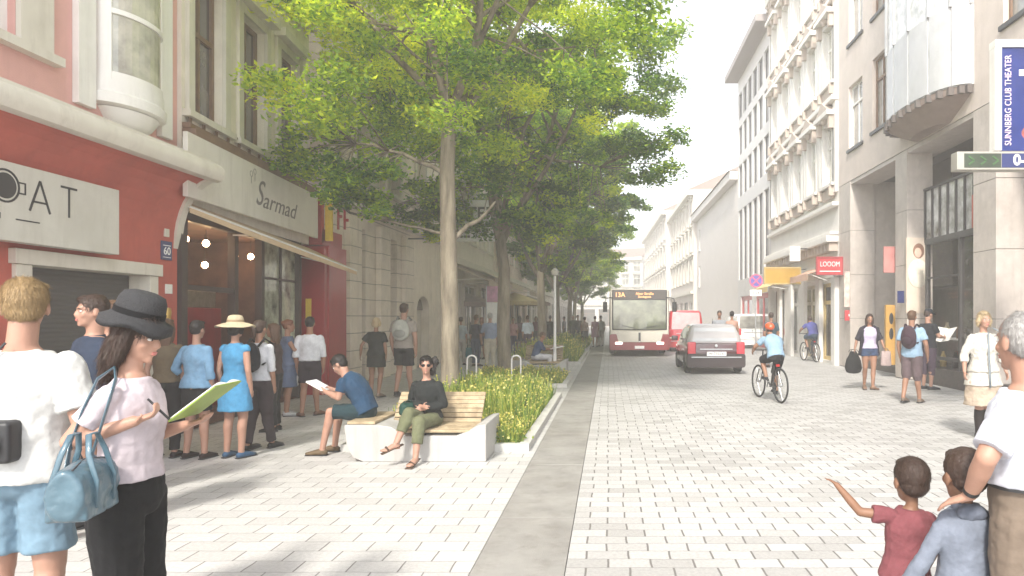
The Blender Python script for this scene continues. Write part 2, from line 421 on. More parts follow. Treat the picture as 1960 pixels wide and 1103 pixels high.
def tree(X, Y, trunk_r, fork, cc, cr, nclump, per, size, seed, label, trunkpts=None, tshift=0, limbs=7, lowlimbs=(), extra=()):
    rnd = random.Random(seed); rg = np.random.default_rng(seed)
    root = empty('street_tree', (X, Y, 0), 0, label, 'tree', 'street trees in a row down the middle')
    tb = MB()
    top = Vector(trunkpts[-1]) if trunkpts else Vector((rnd.uniform(-.1, .1), 0, fork))
    pts = [Vector(p) for p in trunkpts] if trunkpts else [Vector((0, 0, -.05)), Vector((.02, 0, fork * .35)), Vector((-.03, .02, fork * .7)), top]
    rad = [trunk_r * (1.25 if i == 0 else (1 - .25 * i / (len(pts) - 1))) for i in range(len(pts))]
    pts.insert(1, pts[0].lerp(pts[1], .12)); rad.insert(1, trunk_r * 1.02)
    tb.loft(pts, rad, n=14)
    cc = Vector(cc); attach = []
    lb = MB()
    def branch(p0, p1, r0, r1, bend):
        k = 6; q = []
        off = Vector((rnd.uniform(-1, 1), rnd.uniform(-1, 1), rnd.uniform(-.2, .6))) * bend
        for i in range(k + 1):
            t = i / k
            q.append(p0.lerp(p1, t) + off * math.sin(PI * t) + Vector((rnd.uniform(-1, 1), rnd.uniform(-1, 1), rnd.uniform(-1, 1))) * .03 * (0 < i < k))
        lb.loft(q, [r0 + (r1 - r0) * (i / k) ** .8 for i in range(k + 1)], n=8)
        return q
    base_r = trunk_r * .62
    for i in range(limbs):
        a = 2 * PI * (i + rnd.random() * .6) / limbs; el = rnd.uniform(.15, .9)
        tgt = cc + Vector((cr[0] * .62 * math.cos(a) * (1 - el * .5), cr[1] * .62 * math.sin(a) * (1 - el * .5), cr[2] * (-.25 + el * .85)))
        st = top - Vector((0, 0, rnd.uniform(0, .35) * fork * .3))
        q = branch(st, tgt, base_r * rnd.uniform(.55, .9), .03, .35)
        attach += q[2:]
        for j in range(4):
            s0 = q[rnd.randint(2, 5)]; t2 = s0 + Vector((rnd.uniform(-1, 1), rnd.uniform(-1, 1), rnd.uniform(-.2, .9))) * cr[0] * .38
            q2 = branch(s0, t2, .03 + trunk_r * .1, .012, .12); attach += q2[2:]
    for (p0, p1, r0) in lowlimbs:
        q = branch(Vector(p0), Vector(p1), r0, .02, .15); attach += q[2:]
    cents = []; rads = []; tints = []
    for i in range(nclump):
        while True:
            d = Vector((rnd.gauss(0, 1), rnd.gauss(0, 1), rnd.gauss(0, 1))).normalized()
            r = rnd.random() ** .42
            p = Vector((d.x * cr[0] * r, d.y * cr[1] * r, d.z * cr[2] * r))
            wv = 1 + .28 * noise.noise(Vector((d.x * 1.6, d.y * 1.6, d.z * 1.6 + seed)))
            if d.z < -.3 and rnd.random() < .35: continue
            p = p * wv; break
        c = cc + p
        cents.append(tuple(c)); rads.append(rnd.uniform(.42, .85) * cr[0] / 4.2)
        tints.append(.44 + rnd.gauss(0, .17) + .22 * p.z / cr[2] - .10 * p.x / cr[0] + tshift)  # tint rises towards top and left: sunlit side painted into leaf colour
        a = min(attach, key=lambda q: (q - c).length)
        if (a - c).length < 3: lb.loft([a, a.lerp(c, .5) + Vector((0, 0, .06)), c], [.02, .013, .006], n=5)
    for (ec, er, en, et) in extra:
        for i in range(en):
            d = Vector((rnd.gauss(0, 1), rnd.gauss(0, 1), rnd.gauss(0, 1))).normalized() * rnd.random() ** .5
            c = Vector(ec) + Vector((d.x * er[0], d.y * er[1], d.z * er[2])); cents.append(tuple(c)); rads.append(rnd.uniform(.28, .5)); tints.append(et + rnd.gauss(0, .12))
            a = min(attach, key=lambda q: (q - c).length)
            lb.loft([a, a.lerp(c, .5) + Vector((0, 0, .06)), c], [.016, .01, .005], n=5)
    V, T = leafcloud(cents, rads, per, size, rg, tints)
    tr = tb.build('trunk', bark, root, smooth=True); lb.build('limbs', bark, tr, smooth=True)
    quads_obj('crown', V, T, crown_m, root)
    return root
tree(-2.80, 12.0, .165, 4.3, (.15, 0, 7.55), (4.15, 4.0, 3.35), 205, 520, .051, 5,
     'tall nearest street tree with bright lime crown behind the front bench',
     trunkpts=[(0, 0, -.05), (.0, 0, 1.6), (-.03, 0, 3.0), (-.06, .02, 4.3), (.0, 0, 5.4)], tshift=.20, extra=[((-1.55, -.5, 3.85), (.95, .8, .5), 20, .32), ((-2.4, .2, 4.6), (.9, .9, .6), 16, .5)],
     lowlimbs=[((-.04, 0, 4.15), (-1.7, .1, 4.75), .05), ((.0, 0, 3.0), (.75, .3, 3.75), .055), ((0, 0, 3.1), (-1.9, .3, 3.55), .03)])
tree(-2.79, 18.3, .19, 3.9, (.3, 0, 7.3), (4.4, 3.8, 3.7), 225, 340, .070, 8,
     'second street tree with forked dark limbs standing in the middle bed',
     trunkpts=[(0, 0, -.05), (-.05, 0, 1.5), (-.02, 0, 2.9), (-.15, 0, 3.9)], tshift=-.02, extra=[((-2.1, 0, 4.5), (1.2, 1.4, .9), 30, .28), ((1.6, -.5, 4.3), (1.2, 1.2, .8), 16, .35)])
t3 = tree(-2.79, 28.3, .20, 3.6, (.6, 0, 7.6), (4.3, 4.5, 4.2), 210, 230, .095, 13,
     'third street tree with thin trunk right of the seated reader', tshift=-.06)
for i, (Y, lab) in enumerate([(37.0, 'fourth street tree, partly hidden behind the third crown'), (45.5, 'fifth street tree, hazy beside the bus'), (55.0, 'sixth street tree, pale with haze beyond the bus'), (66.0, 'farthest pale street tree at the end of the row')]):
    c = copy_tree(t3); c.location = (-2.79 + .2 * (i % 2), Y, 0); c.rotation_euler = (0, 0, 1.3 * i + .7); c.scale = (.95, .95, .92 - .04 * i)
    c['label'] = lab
# ------------------------------------------------------------ facade tools
class Wall:
    """wall frame: O origin (x,y), d unit along, n unit outward"""
    def __init__(s, x0, y0, x1, y1, side):
        s.L = math.hypot(x1 - x0, y1 - y0); s.O = Vector((x0, y0, 0)); s.d = Vector(((x1 - x0) / s.L, (y1 - y0) / s.L, 0))
        s.n = Vector((s.d.y, -s.d.x, 0)) if side > 0 else Vector((-s.d.y, s.d.x, 0))
    def P(s, u, z, o=0): return s.O + s.d * u + s.n * o + Vector((0, 0, z))
    def box(s, b, u0, u1, z0, z1, o0, o1):
        M = Matrix(((s.d.x, s.n.x, 0, s.O.x), (s.d.y, s.n.y, 0, s.O.y), (0, 0, 1, 0), (0, 0, 0, 1)))
        b.box(u0, u1, o0, o1, z0, z1, M)
    def T(s, u, z, o):   # text frame: reads left to right when seen from outside
        x = s.d if s.d.cross(Vector((0, 0, 1))).dot(s.n) > 0 else -s.d
        return frame(s.P(u, z, o), x, (0, 0, 1))
    def face(s, b, u0, u1, z0, z1, ops, depth=.25, back=None, top=True):
        us = sorted({u0, u1, *[x for o in ops for x in o[:2]]}); zs = sorted({z0, z1, *[x for o in ops for x in o[2:4]]})
        us = [u for u in us if u0 <= u <= u1]; zs = [z for z in zs if z0 <= z <= z1]
        for a, c in zip(us, us[1:]):
            for e, g in zip(zs, zs[1:]):
                um, zm = (a + c) / 2, (e + g) / 2
                if any(o[0] < um < o[1] and o[2] < zm < o[3] for o in ops): continue
                b.q(s.P(a, e), s.P(c, e), s.P(c, g), s.P(a, g))
        for (a, c, e, g) in [o[:4] for o in ops]:
            b.q(s.P(a, e), s.P(a, e, -depth), s.P(a, g, -depth), s.P(a, g))
            b.q(s.P(c, e), s.P(c, e, -depth), s.P(c, g, -depth), s.P(c, g))
            b.q(s.P(a, g), s.P(c, g), s.P(c, g, -depth), s.P(a, g, -depth))
            b.q(s.P(a, e), s.P(c, e), s.P(c, e, -depth), s.P(a, e, -depth))
        if back:
            b.q(s.P(u0, z0), s.P(u0, z1), s.P(u0, z1, -back), s.P(u0, z0, -back))
            b.q(s.P(u1, z0), s.P(u1, z1), s.P(u1, z1, -back), s.P(u1, z0, -back))
            b.q(s.P(u0, z0, -back), s.P(u1, z0, -back), s.P(u1, z1, -back), s.P(u0, z1, -back))
            if top: b.q(s.P(u0, z1), s.P(u1, z1), s.P(u1, z1, -back), s.P(u0, z1, -back))
def window(W, par, u0, u1, z0, z1, fm, gm, depth=.2, fw=.06, mull=1, trans=.62, sill=True, surround=None, sm=None, hood=False, name='window', cover=.12):
    b = MB(); o0, o1 = -depth, -depth + .06
    W.box(b, u0, u0 + fw, z0, z1, o0, o1); W.box(b, u1 - fw, u1, z0, z1, o0, o1)
    W.box(b, u0 + fw, u1 - fw, z0, z0 + fw, o0, o1 - .002); W.box(b, u0 + fw, u1 - fw, z1 - fw, z1, o0, o1 - .002)
    for k in range(mull):
        um = u0 + (u1 - u0) * (k + 1) / (mull + 1); W.box(b, um - fw * .4, um + fw * .4, z0 + fw, z1 - fw, o0, o1 - .004)
    if trans:
        zt = z0 + (z1 - z0) * trans; W.box(b, u0 + fw, u1 - fw, zt - fw * .5, zt + fw * .5, o0, o1 + .006)
    sb_ = MB()
    if surround:
        s_ = surround; b, keep = sb_, b
        W.box(b, u0 - s_, u0 - .003, z0, z1 + s_, .003, cover * .5); W.box(b, u1 + .003, u1 + s_, z0, z1 + s_, .003, cover * .5)
        W.box(b, u0 - .003, u1 + .003, z1 + .003, z1 + s_, .003, cover * .5 - .004)
        if hood: W.box(b, u0 - s_ * 1.3, u1 + s_ * 1.3, z1 + s_ + .003, z1 + s_ + .16, .003, cover * 1.8)
        b = keep
    f = b.build(name, fm, par)
    if surround: sb_.build('surround', sm or fm, f)
    g = MB(); g.q(W.P(u0 + fw * .5, z0 + fw * .5, o0 + .02), W.P(u1 - fw * .5, z0 + fw * .5, o0 + .02), W.P(u1 - fw * .5, z1 - fw * .5, o0 + .02), W.P(u0 + fw * .5, z1 - fw * .5, o0 + .02))
    g.build('pane', gm, f)
    if sill:
        g = MB(); W.box(g, u0 - .08 - (surround or 0), u1 + .08 + (surround or 0), z0 - .1, z0 - .004, -.02, cover); g.build('sill', sm or fm, f)
    return f
def building(label, name='building', cat='building', group=None):
    return empty(name, (0, 0, 0), 0, label, cat, group)

# ------------------------------------------------------------ pink corner building with cafe
red_pl = mat('red_plaster', (.46, .105, .075), .8, .12, 2.5, .25, 70, stain=.25)
pink_pl = mat('pink_plaster', (.66, .37, .33), .85, .06, 2.5, .25, 70, stain=.2)
cream_m = mat('cream_moulding', (.66, .62, .54), .7, .05, 3, .15, 60, stain=.3)
cafe_sign_m = mat('sign_board', (.58, .56, .50), .7, .05, 3, .1, 60, stain=.25)
ink = mat('ink', (.035, .033, .035), .6, .05)
PX = -6.1
pb = building('pink and red building with white flared ledge over its ground floor, nearest on the left')
W = Wall(PX, 2.0, PX, 9.6, 1)
b = MB()
W.face(b, 0, 7.6, 3.9, 12, [(4.1, 4.98, 4.5, 6.6), (6.15, 7.0, 4.40, 7.4)], .2, 8)
b.build('upper_wall', pink_pl, pb)
b = MB()
gar = (5.12, 6.98, 0, 2.22)
W.face(b, 0, 7.6, 0, 2.66, [gar, (1.2, 4.3, 0, 2.2)], .3, 7.99, top=False)
b.build('ground_floor_wall', red_pl, pb)
prof = [(0, 2.66)] + [(.56 * (1 - math.cos(a)), 2.66 + .95 * math.sin(a)) for a in [R(x) for x in range(10, 91, 10)]]
b = MB()
for (o0, z0), (o1, z1) in zip(prof, prof[1:]): b.q(W.P(0, z0, o0), W.P(7.6, z0, o0), W.P(7.6, z1, o1), W.P(0, z1, o1))
b.build('flared_soffit', red_pl, pb, smooth=True)
b = MB()
mp = [(.53, 3.56), (.60, 3.58), (.645, 3.65), (.64, 3.74), (.59, 3.80), (.57, 3.81), (.57, 3.84), (.50, 3.86), (.30, 3.90), (0, 3.99), (0, 3.75), (.3, 3.62)]
b.rings([[W.P(u, z, o) for o, z in mp] for u in (0, 7.66)])
b.build('ledge_moulding', cream_m, pb, smooth='auto')
b = MB()   # scrolled end bracket following the flare
br = [(o + .0, z) for o, z in prof]; out = [(o, z) for o, z in prof]
ring = [(0, 2.62)] + [(o + .035, z - .02) for o, z in prof[1:]] + [(.56, 3.60), (0, 3.75)]
b.rings([[W.P(u, z, o) for o, z in ring] for u in (7.52, 7.66)])
b.build('end_bracket', cream_m, pb)
b = MB()
W.box(b, 6.965, 7.13, 0, 2.20, -.235, .05); W.box(b, 4.94, 5.135, 0, 2.20, -.235, .05); W.box(b, 4.90, 7.18, 2.203, 2.36, -.235, .08)
build_each(b, 'door_surround', cream_m, pb, bevel=.006)
b = MB(); W.box(b, 1.2, 4.3, 0, 2.2, -.28, -.22); W.box(b, 1.2, 4.3, .3, .34, -.22, -.19); b.build('shop_shutter', red_pl, pb)
rollm, nt, bs_ = _new('roller_shutter')
bs_.inputs['Base Color'].default_value = (.085, .08, .075, 1); bs_.inputs['Roughness'].default_value = .55
wv = nt.nodes.new('ShaderNodeTexWave'); wv.bands_direction = 'Z'; wv.inputs['Scale'].default_value = 6; tc = nt.nodes.new('ShaderNodeTexCoord'); nt.links.new(tc.outputs['Object'], wv.inputs[0])
bp = nt.nodes.new('ShaderNodeBump'); bp.inputs['Strength'].default_value = .5; bp.inputs['Distance'].default_value = .01; nt.links.new(wv.outputs[0], bp.inputs['Height']); nt.links.new(bp.outputs[0], bs_.inputs['Normal'])
b = MB(); W.box(b, 5.10, 7.0, -.02, 2.25, -.30, -.24); b.build('roller_door', rollm, pb)
# upper windows
window(W, pb, 4.1, 4.98, 4.5, 6.6, MT['white'], MT['glasspale'], .14, .08, 1, .55, True, .42, cream_m, True)
# bay window with curved front
b = MB()
def arc(r, z, u=6.575, n=14, oo=0.0): return [W.P(u - r * .66 * math.cos(PI * k / n), z, oo + r * .42 * math.sin(PI * k / n)) for k in range(n + 1)]
b.rings([arc(.72, 4.20), arc(.86, 4.22), arc(.88, 4.33), arc(.82, 4.36), arc(.82, 4.50)]); 
b.rings([arc(.30, 3.99), arc(.55, 4.05), arc(.72, 4.19)])
bw = b.build('bay_window', MT['white'], pb, smooth='auto')
b = MB()
for t0, t1 in ((0, .16), (.84, 1)):
    n = 6; ring = []
    for z in (4.503, 8.5): ring.append([W.P(6.575 - .80 * .66 * math.cos(PI * (t0 + (t1 - t0) * k / n)), z, .80 * .42 * math.sin(PI * (t0 + (t1 - t0) * k / n))) for k in range(n + 1)] + [W.P(6.575 - .6 * .66 * math.cos(PI * (t0 + (t1 - t0) * k / n)), z, .6 * .42 * math.sin(PI * (t0 + (t1 - t0) * k / n))) for k in range(n, -1, -1)])
    b.rings(ring)
for z0, z1 in ((4.503, 4.60), (5.30, 5.36), (6.05, 6.11), (7.3, 7.4)):
    n = 12; A = lambda r, z: [W.P(6.575 - r * .66 * math.cos(PI * (.16 + .68 * k / n)), z, r * .42 * math.sin(PI * (.16 + .68 * k / n))) for k in range(n + 1)]
    b.rings([A(.79, z0) + A(.70, z0)[::-1], A(.79, z1) + A(.70, z1)[::-1]])
b.build('frame', MT['white'], bw, smooth='auto')
b = MB(); n = 12
A = lambda r, z: [W.P(6.575 - r * .66 * math.cos(PI * (.15 + .70 * k / n)), z, r * .42 * math.sin(PI * (.15 + .70 * k / n))) for k in range(n + 1)]
p0, p1 = A(.74, 4.5), A(.74, 8.4)
for k in range(n): b.q(p0[k], p0[k + 1], p1[k + 1], p1[k])
b.build('pane', MT['glasspale'], bw, smooth=True)
b = MB(); W.box(b, 5.72, 5.98, 4.1, 8.5, .003, .08); W.box(b, 7.16, 7.38, 4.1, 8.5, .003, .08); build_each(b, 'bay_surround', MT['white'], pb)

# cafe sign
WS = Wall(-5.85, 2.0, -5.85, 9.6, 1)
sg = tag(None or MB(), ) if False else empty('cafe_sign', (0, 0, 0), 0, 'long off-white cafe signboard with a coffee cup and thin letters A T', 'sign')
b = MB(); WS.box(b, 1.5, 6.12, 2.40, 3.17, -.14, 0); b.build('board', cafe_sign_m, sg, bevel=.006)
def stroke(b, p, q, w_, o=.006):
    p = Vector((*p, 0)); q = Vector((*q, 0)); t = (q - p).normalized(); s_ = Vector((-t.y, t.x, 0)) * w_ / 2
    P = [p - s_, q - s_, q + s_, p + s_]
    b.rings([[WS.P(v.x, v.y, .001) for v in P], [WS.P(v.x, v.y, o) for v in P]])
b = MB()
stroke(b, (4.86, 2.73), (4.985, 3.05), .024); stroke(b, (4.985, 3.05), (5.11, 2.73), .024); stroke(b, (4.90, 2.83), (5.07, 2.83), .02)
stroke(b, (5.36, 2.73), (5.36, 3.05), .024); stroke(b, (5.25, 3.05), (5.47, 3.05), .024)
stroke(b, (4.70, 2.62), (4.98, 2.62), .012)
b.build('lettering', ink, sg)
text_part('small_lettering', 'N', .085, ink, sg, WS.T(4.50, 2.63, .004), .003)
b = MB()
def disc(b, u, z, r, ri, o0=.001, o1=.006, n=28, W_=None):
    W_ = W_ or WS
    if ri == 0:
        b.rings([[W_.P(u + r * math.cos(2 * PI * k / n), z + r * math.sin(2 * PI * k / n), o) for k in range(n)] for o in (o0, o1)])
    else:
        rr = [[W_.P(u + q * math.cos(2 * PI * k / n), z + q * math.sin(2 * PI * k / n), o) for k in range(n)] for q, o in ((r, o0), (r, o1), (ri, o1), (ri, o0))]
        b.rings(rr, cap=False, closed=True)
disc(b, 4.58, 2.93, .165, .145); disc(b, 4.58, 2.93, .125, 0)
WS.box(b, 4.735, 4.80, 2.98, 2.995, .001, .006); WS.box(b, 4.735, 4.80, 2.875, 2.89, .001, .006); WS.box(b, 4.80, 4.815, 2.875, 2.995, .001, .006)
b.build('cup_emblem', ink, sg)
# house number plates
navy = mat('enamel_blue', (.02, .03, .12), .3, .05, coat=.5); wht = mat('lettering_white', (.85, .85, .83), .5, .03)
r = empty('house_number_plate', (0, 0, 0), 0, 'dark blue house number plate reading 60 on the red wall', 'sign')
b = MB(); W.box(b, 7.24, 7.46, 2.44, 2.70, .002, .02); b.build('plate', navy, r, bevel=.004)
b = MB(); W.box(b, 7.27, 7.43, 2.635, 2.645, .02, .022); W.box(b, 7.27, 7.43, 2.475, 2.482, .02, .022); build_each(b, 'rule', wht, r)
text_part('number', '60', .15, wht, r, W.T(7.35, 2.56, .023), .002)
b = MB(); W.box(b, 7.30, 7.39, 2.76, 2.87, .002, .03); tag(b.build('wall_plaque', cream_m, bevel=.004), 'small beige plaque just above the blue house number', 'plaque')
b = MB(); W.box(b, 7.33, 7.47, 1.98, 2.11, .002, .02); tag(b.build('wall_plaque', MT['white'], bevel=.004), 'small white plaque low on the red wall below the house number', 'plaque')
b = MB(); b.lathe((0, 0, 0), [(.0, -.12), (.05, -.10), (.06, 0), (.05, .06), (.0, .07)], M=Matrix.Translation(W.P(7.28, 1.72, .06))); W.box(b, 7.265, 7.295, 1.70, 1.76, 0, .06)
tag(b.build('wall_lamp', mat('brass', (.5, .33, .1), .4, metal=.7), smooth='auto'), 'small brass fitting on the red wall beside the shop', 'wall lamp')

# ------------------------------------------------------------ shop building with awning
cream_st = mat('cream_stone', (.76, .70, .61), .85, .08, 3, .35, 60, stain=.35)
brown_w = mat('brown_wood', (.20, .12, .075), .6, .2, 6)
sb = building('cream stone building over the dark open-fronted shop', name='shop_building')
W2 = Wall(-6.05, 9.62, -6.38, 14.45, 1)
L2 = W2.L
ops = [(.25 + i * 1.52, 1.15 + i * 1.52, z, z + 2.15) for z in (4.62, 8.4) for i in range(3)]
b = MB(); W2.face(b, 0, L2, 3.2, 12.5, ops, .22, 7); b.build('upper_wall', cream_st, sb)
for o in ops: window(W2, sb, *o, brown_w, MT['glassdark'], .18, .075, 1, .6, True, .16, cream_m, True)
b = MB(); W2.box(b, -.0, L2, 4.22, 4.34, .003, .20); W2.box(b, 0, L2, 4.343, 4.42, .003, .12); build_each(b, 'ledge', brown_w, sb, bevel=.006)
b = MB(); W2.box(b, 0, L2, 7.7, 7.85, .003, .22); W2.box(b, 0, L2, 11.6, 12.0, .003, .5); build_each(b, 'cornice', cream_m, sb, bevel=.008)
b = MB()
for k in range(13): W2.box(b, .1 + k * .37, .16 + k * .37, 4.43, 4.56, .04, .06)
W2.box(b, .05, L2 - .05, 4.57, 4.60, .03, .07); b.build('railing', brown_w, sb)
# shop interior
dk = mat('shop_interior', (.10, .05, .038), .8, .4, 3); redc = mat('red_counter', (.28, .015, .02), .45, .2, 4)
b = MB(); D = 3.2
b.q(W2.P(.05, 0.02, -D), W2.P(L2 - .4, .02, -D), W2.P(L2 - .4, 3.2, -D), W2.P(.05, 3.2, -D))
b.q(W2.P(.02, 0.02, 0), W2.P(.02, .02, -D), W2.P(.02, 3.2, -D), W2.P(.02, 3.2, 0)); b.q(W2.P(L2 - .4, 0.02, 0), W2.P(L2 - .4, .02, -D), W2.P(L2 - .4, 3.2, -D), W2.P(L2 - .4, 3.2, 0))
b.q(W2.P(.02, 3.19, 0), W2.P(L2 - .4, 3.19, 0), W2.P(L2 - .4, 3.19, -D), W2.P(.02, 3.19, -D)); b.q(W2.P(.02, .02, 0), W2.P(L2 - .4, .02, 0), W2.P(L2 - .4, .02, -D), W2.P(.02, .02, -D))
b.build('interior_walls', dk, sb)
b = MB(); W2.box(b, .0, .16, 0, 3.19, -.12, 0); W2.box(b, 1.62, 1.74, 0, 3.19, -.14, -.02); W2.box(b, 2.62, 2.74, 0, 3.19, -.14, -.02); W2.box(b, .16, 1.62, 2.05, 2.13, -.12, -.04); W2.box(b, L2 - .55, L2 - .40, 0, 3.19, -.14, 0); W2.box(b, .16, L2 - .55, 3.05, 3.19, -.13, -.01)
W2.box(b, 2.74, L2 - .55, 2.36, 2.40, -.13, -.03); W2.box(b, 3.5, 3.56, .5, 3.05, -.13, -.04); W2.box(b, 2.74, L2 - .55, .4, .5, -.14, -.0)
b.build('shopfront_frame', mat('dark_frame', (.045, .03, .025), .5, .2), sb)
b = MB(); b.q(W2.P(2.74, .5, -.08), W2.P(L2 - .55, .5, -.08), W2.P(L2 - .55, 3.05, -.08), W2.P(2.74, 3.05, -.08))
shopglass = mat('reflection_tint_glass', (.30, .30, .25), .05, .75, 2.6, col2=(.42, .44, .32), spec=1); b.build('display_window', shopglass, sb)  # street reflections painted as mottled pale tones in the glass colour
b = MB(); W2.box(b, 1.85, 3.2, .02, 1.82, -1.5, -1.0); W2.box(b, .75, 1.55, .02, 1.1, -2.6, -1.9); build_each(b, 'counter', redc, sb, bevel=.01)
b = MB(); W2.box(b, 1.95, 3.1, 1.83, 2.12, -1.4, -1.05); W2.box(b, 1.8, 2.5, 1.5, 2.0, -3.1, -3.0); build_each(b, 'display_case', mat('case_glass', (.16, .16, .14), .2, .3, 8), sb, bevel=.01)
b = MB(); W2.box(b, 2.4, 3.3, 2.25, 2.85, -1.9, -1.85); W2.box(b, 2.0, 2.5, .9, 1.3, -3.1, -3.05); build_each(b, 'wall_poster', mat('poster_olive', (.18, .17, .08), .6, .6, 7, col2=(.4, .36, .2)), sb)
b = MB(); W2.box(b, 1.28, 1.6, 2.3, 2.9, -1.2, -1.1); W2.box(b, .5, 1.5, 2.42, 2.9, -1.9, -1.8); build_each(b, 'wooden_panel', mat('panel_wood', (.16, .07, .035), .5, .3), sb)
b = MB(); 
for k in range(5): W2.box(b, .9 + k * .13, .97 + k * .13, 1.1, 1.1 + .08, -.5, -.45)
build_each(b, 'counter_ornament', mat('ornament_red', (.5, .05, .03), .5), sb)
warm = mat('lamp_glow', (1, .8, .5), .4, 0, emit=(1, .62, .30), es=25)
for i, (u, z, o) in enumerate([(.95, 2.84, -.55), (1.22, 2.90, -.6), (2.25, 2.94, -.8), (3.2, 2.80, -.75), (3.0, 2.62, -1.2), (3.95, 2.86, -.8), (3.3, 2.75, -1.8)]):
    l = empty('pendant_lamp', W2.P(u, z, o), 0, 'glowing round pendant lamp inside the dark shop, ' + ['nearest the red wall', 'second from the red wall', 'third from the red wall', 'low one over the middle', 'left of the inner window', 'right of the others near the glass', 'deepest in the room'][i], 'lamp', 'pendant lamps in the shop')
    b = MB(); b.ell((0, 0, 0), (.055, .055, .06)); b.build('bulb', warm, l, smooth=True)
    b = MB(); b.tube([(0, 0, .055), (0, 0, 3.18 - z)], .006); b.lathe((0, 0, .05), [(.02, 0), (.028, .02), (.01, .04)]); b.build('cord', MT['dark'], l)
# shop sign
sg = empty('shop_sign', (0, 0, 0), 0, 'pale rectangular shop signboard with thin script lettering above the awning', 'sign')
b = MB(); W2.box(b, -.35, 4.62, 3.31, 4.20, .20, .27); b.build('board', mat('pale_board', (.68, .64, .58), .7, .05, 3, .1, 60, stain=.3), sg, bevel=.008)
grey_ink = mat('grey_ink', (.16, .14, .13), .6)
text_part('script_lettering', 'armad', .42, grey_ink, sg, W2.T(2.68, 3.66, .273), .003, shear=.35, sx=1.35)
text_part('script_capital', 'S', .62, grey_ink, sg, W2.T(1.83, 3.74, .274), .003, shear=.4, sx=.95)
b = MB()
for (u, z) in ((1.55, 4.02), (1.68, 4.08)):
    disc(b, u, z, .05, .042, .271, .275, 20, W2); W2.box(b, u - .005, u + .005, z - .16, z - .05, .271, .275)
b.build('emblem', grey_ink, sg)
text_part('small_lettering', 'café · bar', .10, grey_ink, sg, W2.T(3.55, 3.46, .103), .003) if False else None
# awning
aw = empty('awning', (0, 0, 0), 0, 'cream awning sagging out over the dark shopfront', 'awning')
b = MB()
A0 = W2.P(-.02, 3.28, .06); A1 = W2.P(4.75, 3.10, .06)
n = 12; top = [A0.lerp(A1, k / n) for k in range(n + 1)]
B0 = W2.P(-.02, 3.22, .12); B1 = W2.P(5.0, 2.66, .95); lip = []
for k in range(n + 1):
    t = k / n; p = B0.lerp(B1, t); lip.append(p + Vector((0, 0, -.02 * math.sin(PI * t))))
for k in range(n):
    b.q(top[k], top[k + 1], lip[k + 1], lip[k])
    b.q(lip[k] + Vector((0, 0, .0)), lip[k + 1], lip[k + 1] + Vector((0, 0, -.085)), lip[k] + Vector((0, 0, -.085)))
aw_m = mat('awning_cloth', (.62, .46, .30), .85, .08, 4, .2, 50)
o = b.build('fabric', aw_m, aw); sd = o.modifiers.new('s', 'SOLIDIFY'); sd.thickness = .008
b = MB(); b.tube([lip[0], lip[n]], .018); b.tube([W2.P(4.4, 2.9, 0), lip[11]], .014); b.tube([W2.P(1.5, 3.0, 0), lip[4]], .014); build_each(b, 'arm', MT['white'], aw)

# ------------------------------------------------------------ red pillar shop
red_gl = mat('red_enamel', (.34, .008, .012), .35, .12, 2.5, coat=.3, stain=.3)
yel = mat('yellow_enamel', (.75, .52, .04), .5, .1)
rp = empty('red_shopfront', (0, 0, 0), 0, 'tall glossy red shopfront pillar with a yellow panel beside the awning', 'shopfront')
b = MB(); b.box(-6.75, -6.05, 14.46, 14.62, 0, 3.15); b.box(-6.75, -6.02, 14.62, 15.6, 0, 3.2); b.box(-6.8, -6.12, 14.50, 15.6, 3.2, 3.55); b.build('pillar', red_gl, rp, bevel=.01)
b = MB(); b.box(-6.45, -6.33, 14.452, 14.46, 1.5, 2.05); b.build('yellow_panel', yel, rp)
bs = empty('projecting_sign', (0, 0, 0), 0, 'narrow red and yellow vertical sign projecting above the red pillar', 'sign')
b = MB(); b.box(-6.30, -6.12, 14.48, 14.62, 3.25, 4.25); b.build('red_blade', red_gl, bs, bevel=.01)
b = MB(); b.box(-6.10, -5.96, 14.60, 14.70, 3.3, 4.1); b.build('yellow_blade', yel, bs, bevel=.01)
for k, (x, z) in enumerate(((-5.86, 3.85), (-5.72, 3.8))):
    b = MB(); b.box(x, x + .04, 14.65, 14.69, 3.55, 4.0); b.box(x + .04, x + .10, 14.65, 14.69, 3.72 if k else 3.8, 3.78 if k else 3.86); build_each(b, 'letter_stroke', red_gl, bs)

# ------------------------------------------------------------ rusticated stone building
def banded(name, col, band=.42, dark=.45, joint=.012):
    m = mat(name, col, .88, .09, 3, .35, 60, stain=.35)
    nt = m.node_tree; N = nt.nodes; L = nt.links; b = N['Principled BSDF']
    g = N.new('ShaderNodeNewGeometry'); s = N.new('ShaderNodeSeparateXYZ'); L.new(g.outputs['Position'], s.inputs[0])
    mo = N.new('ShaderNodeMath'); mo.operation = 'FLOORED_MODULO'; L.new(s.outputs[2], mo.inputs[0]); mo.inputs[1].default_value = band
    r = N.new('ShaderNodeMapRange'); r.inputs[1].default_value = joint; r.inputs[2].default_value = joint * 2.2; r.inputs[3].default_value = 1; r.inputs[4].default_value = 0; L.new(mo.outputs[0], r.inputs[0])
    src = b.inputs['Base Color'].links[0].from_socket
    mx = N.new('ShaderNodeMix'); mx.data_type = 'RGBA'; L.new(r.outputs[0], mx.inputs[0]); L.new(src, mx.inputs[6]); mx.inputs[7].default_value = (*[c * dark for c in col], 1); L.new(mx.outputs[2], b.inputs['Base Color'])
    return m
rust = banded('banded_stone', (.70, .62, .53))
plain_st = mat('smooth_stone', (.74, .66, .56), .88, .08, 2.5, .3, 60, stain=.3)
rb = building('banded beige stone building with a dark arched doorway left of the nearest tree')
W3 = Wall(-6.3, 15.62, -6.15, 25.0, 1)
b = MB()
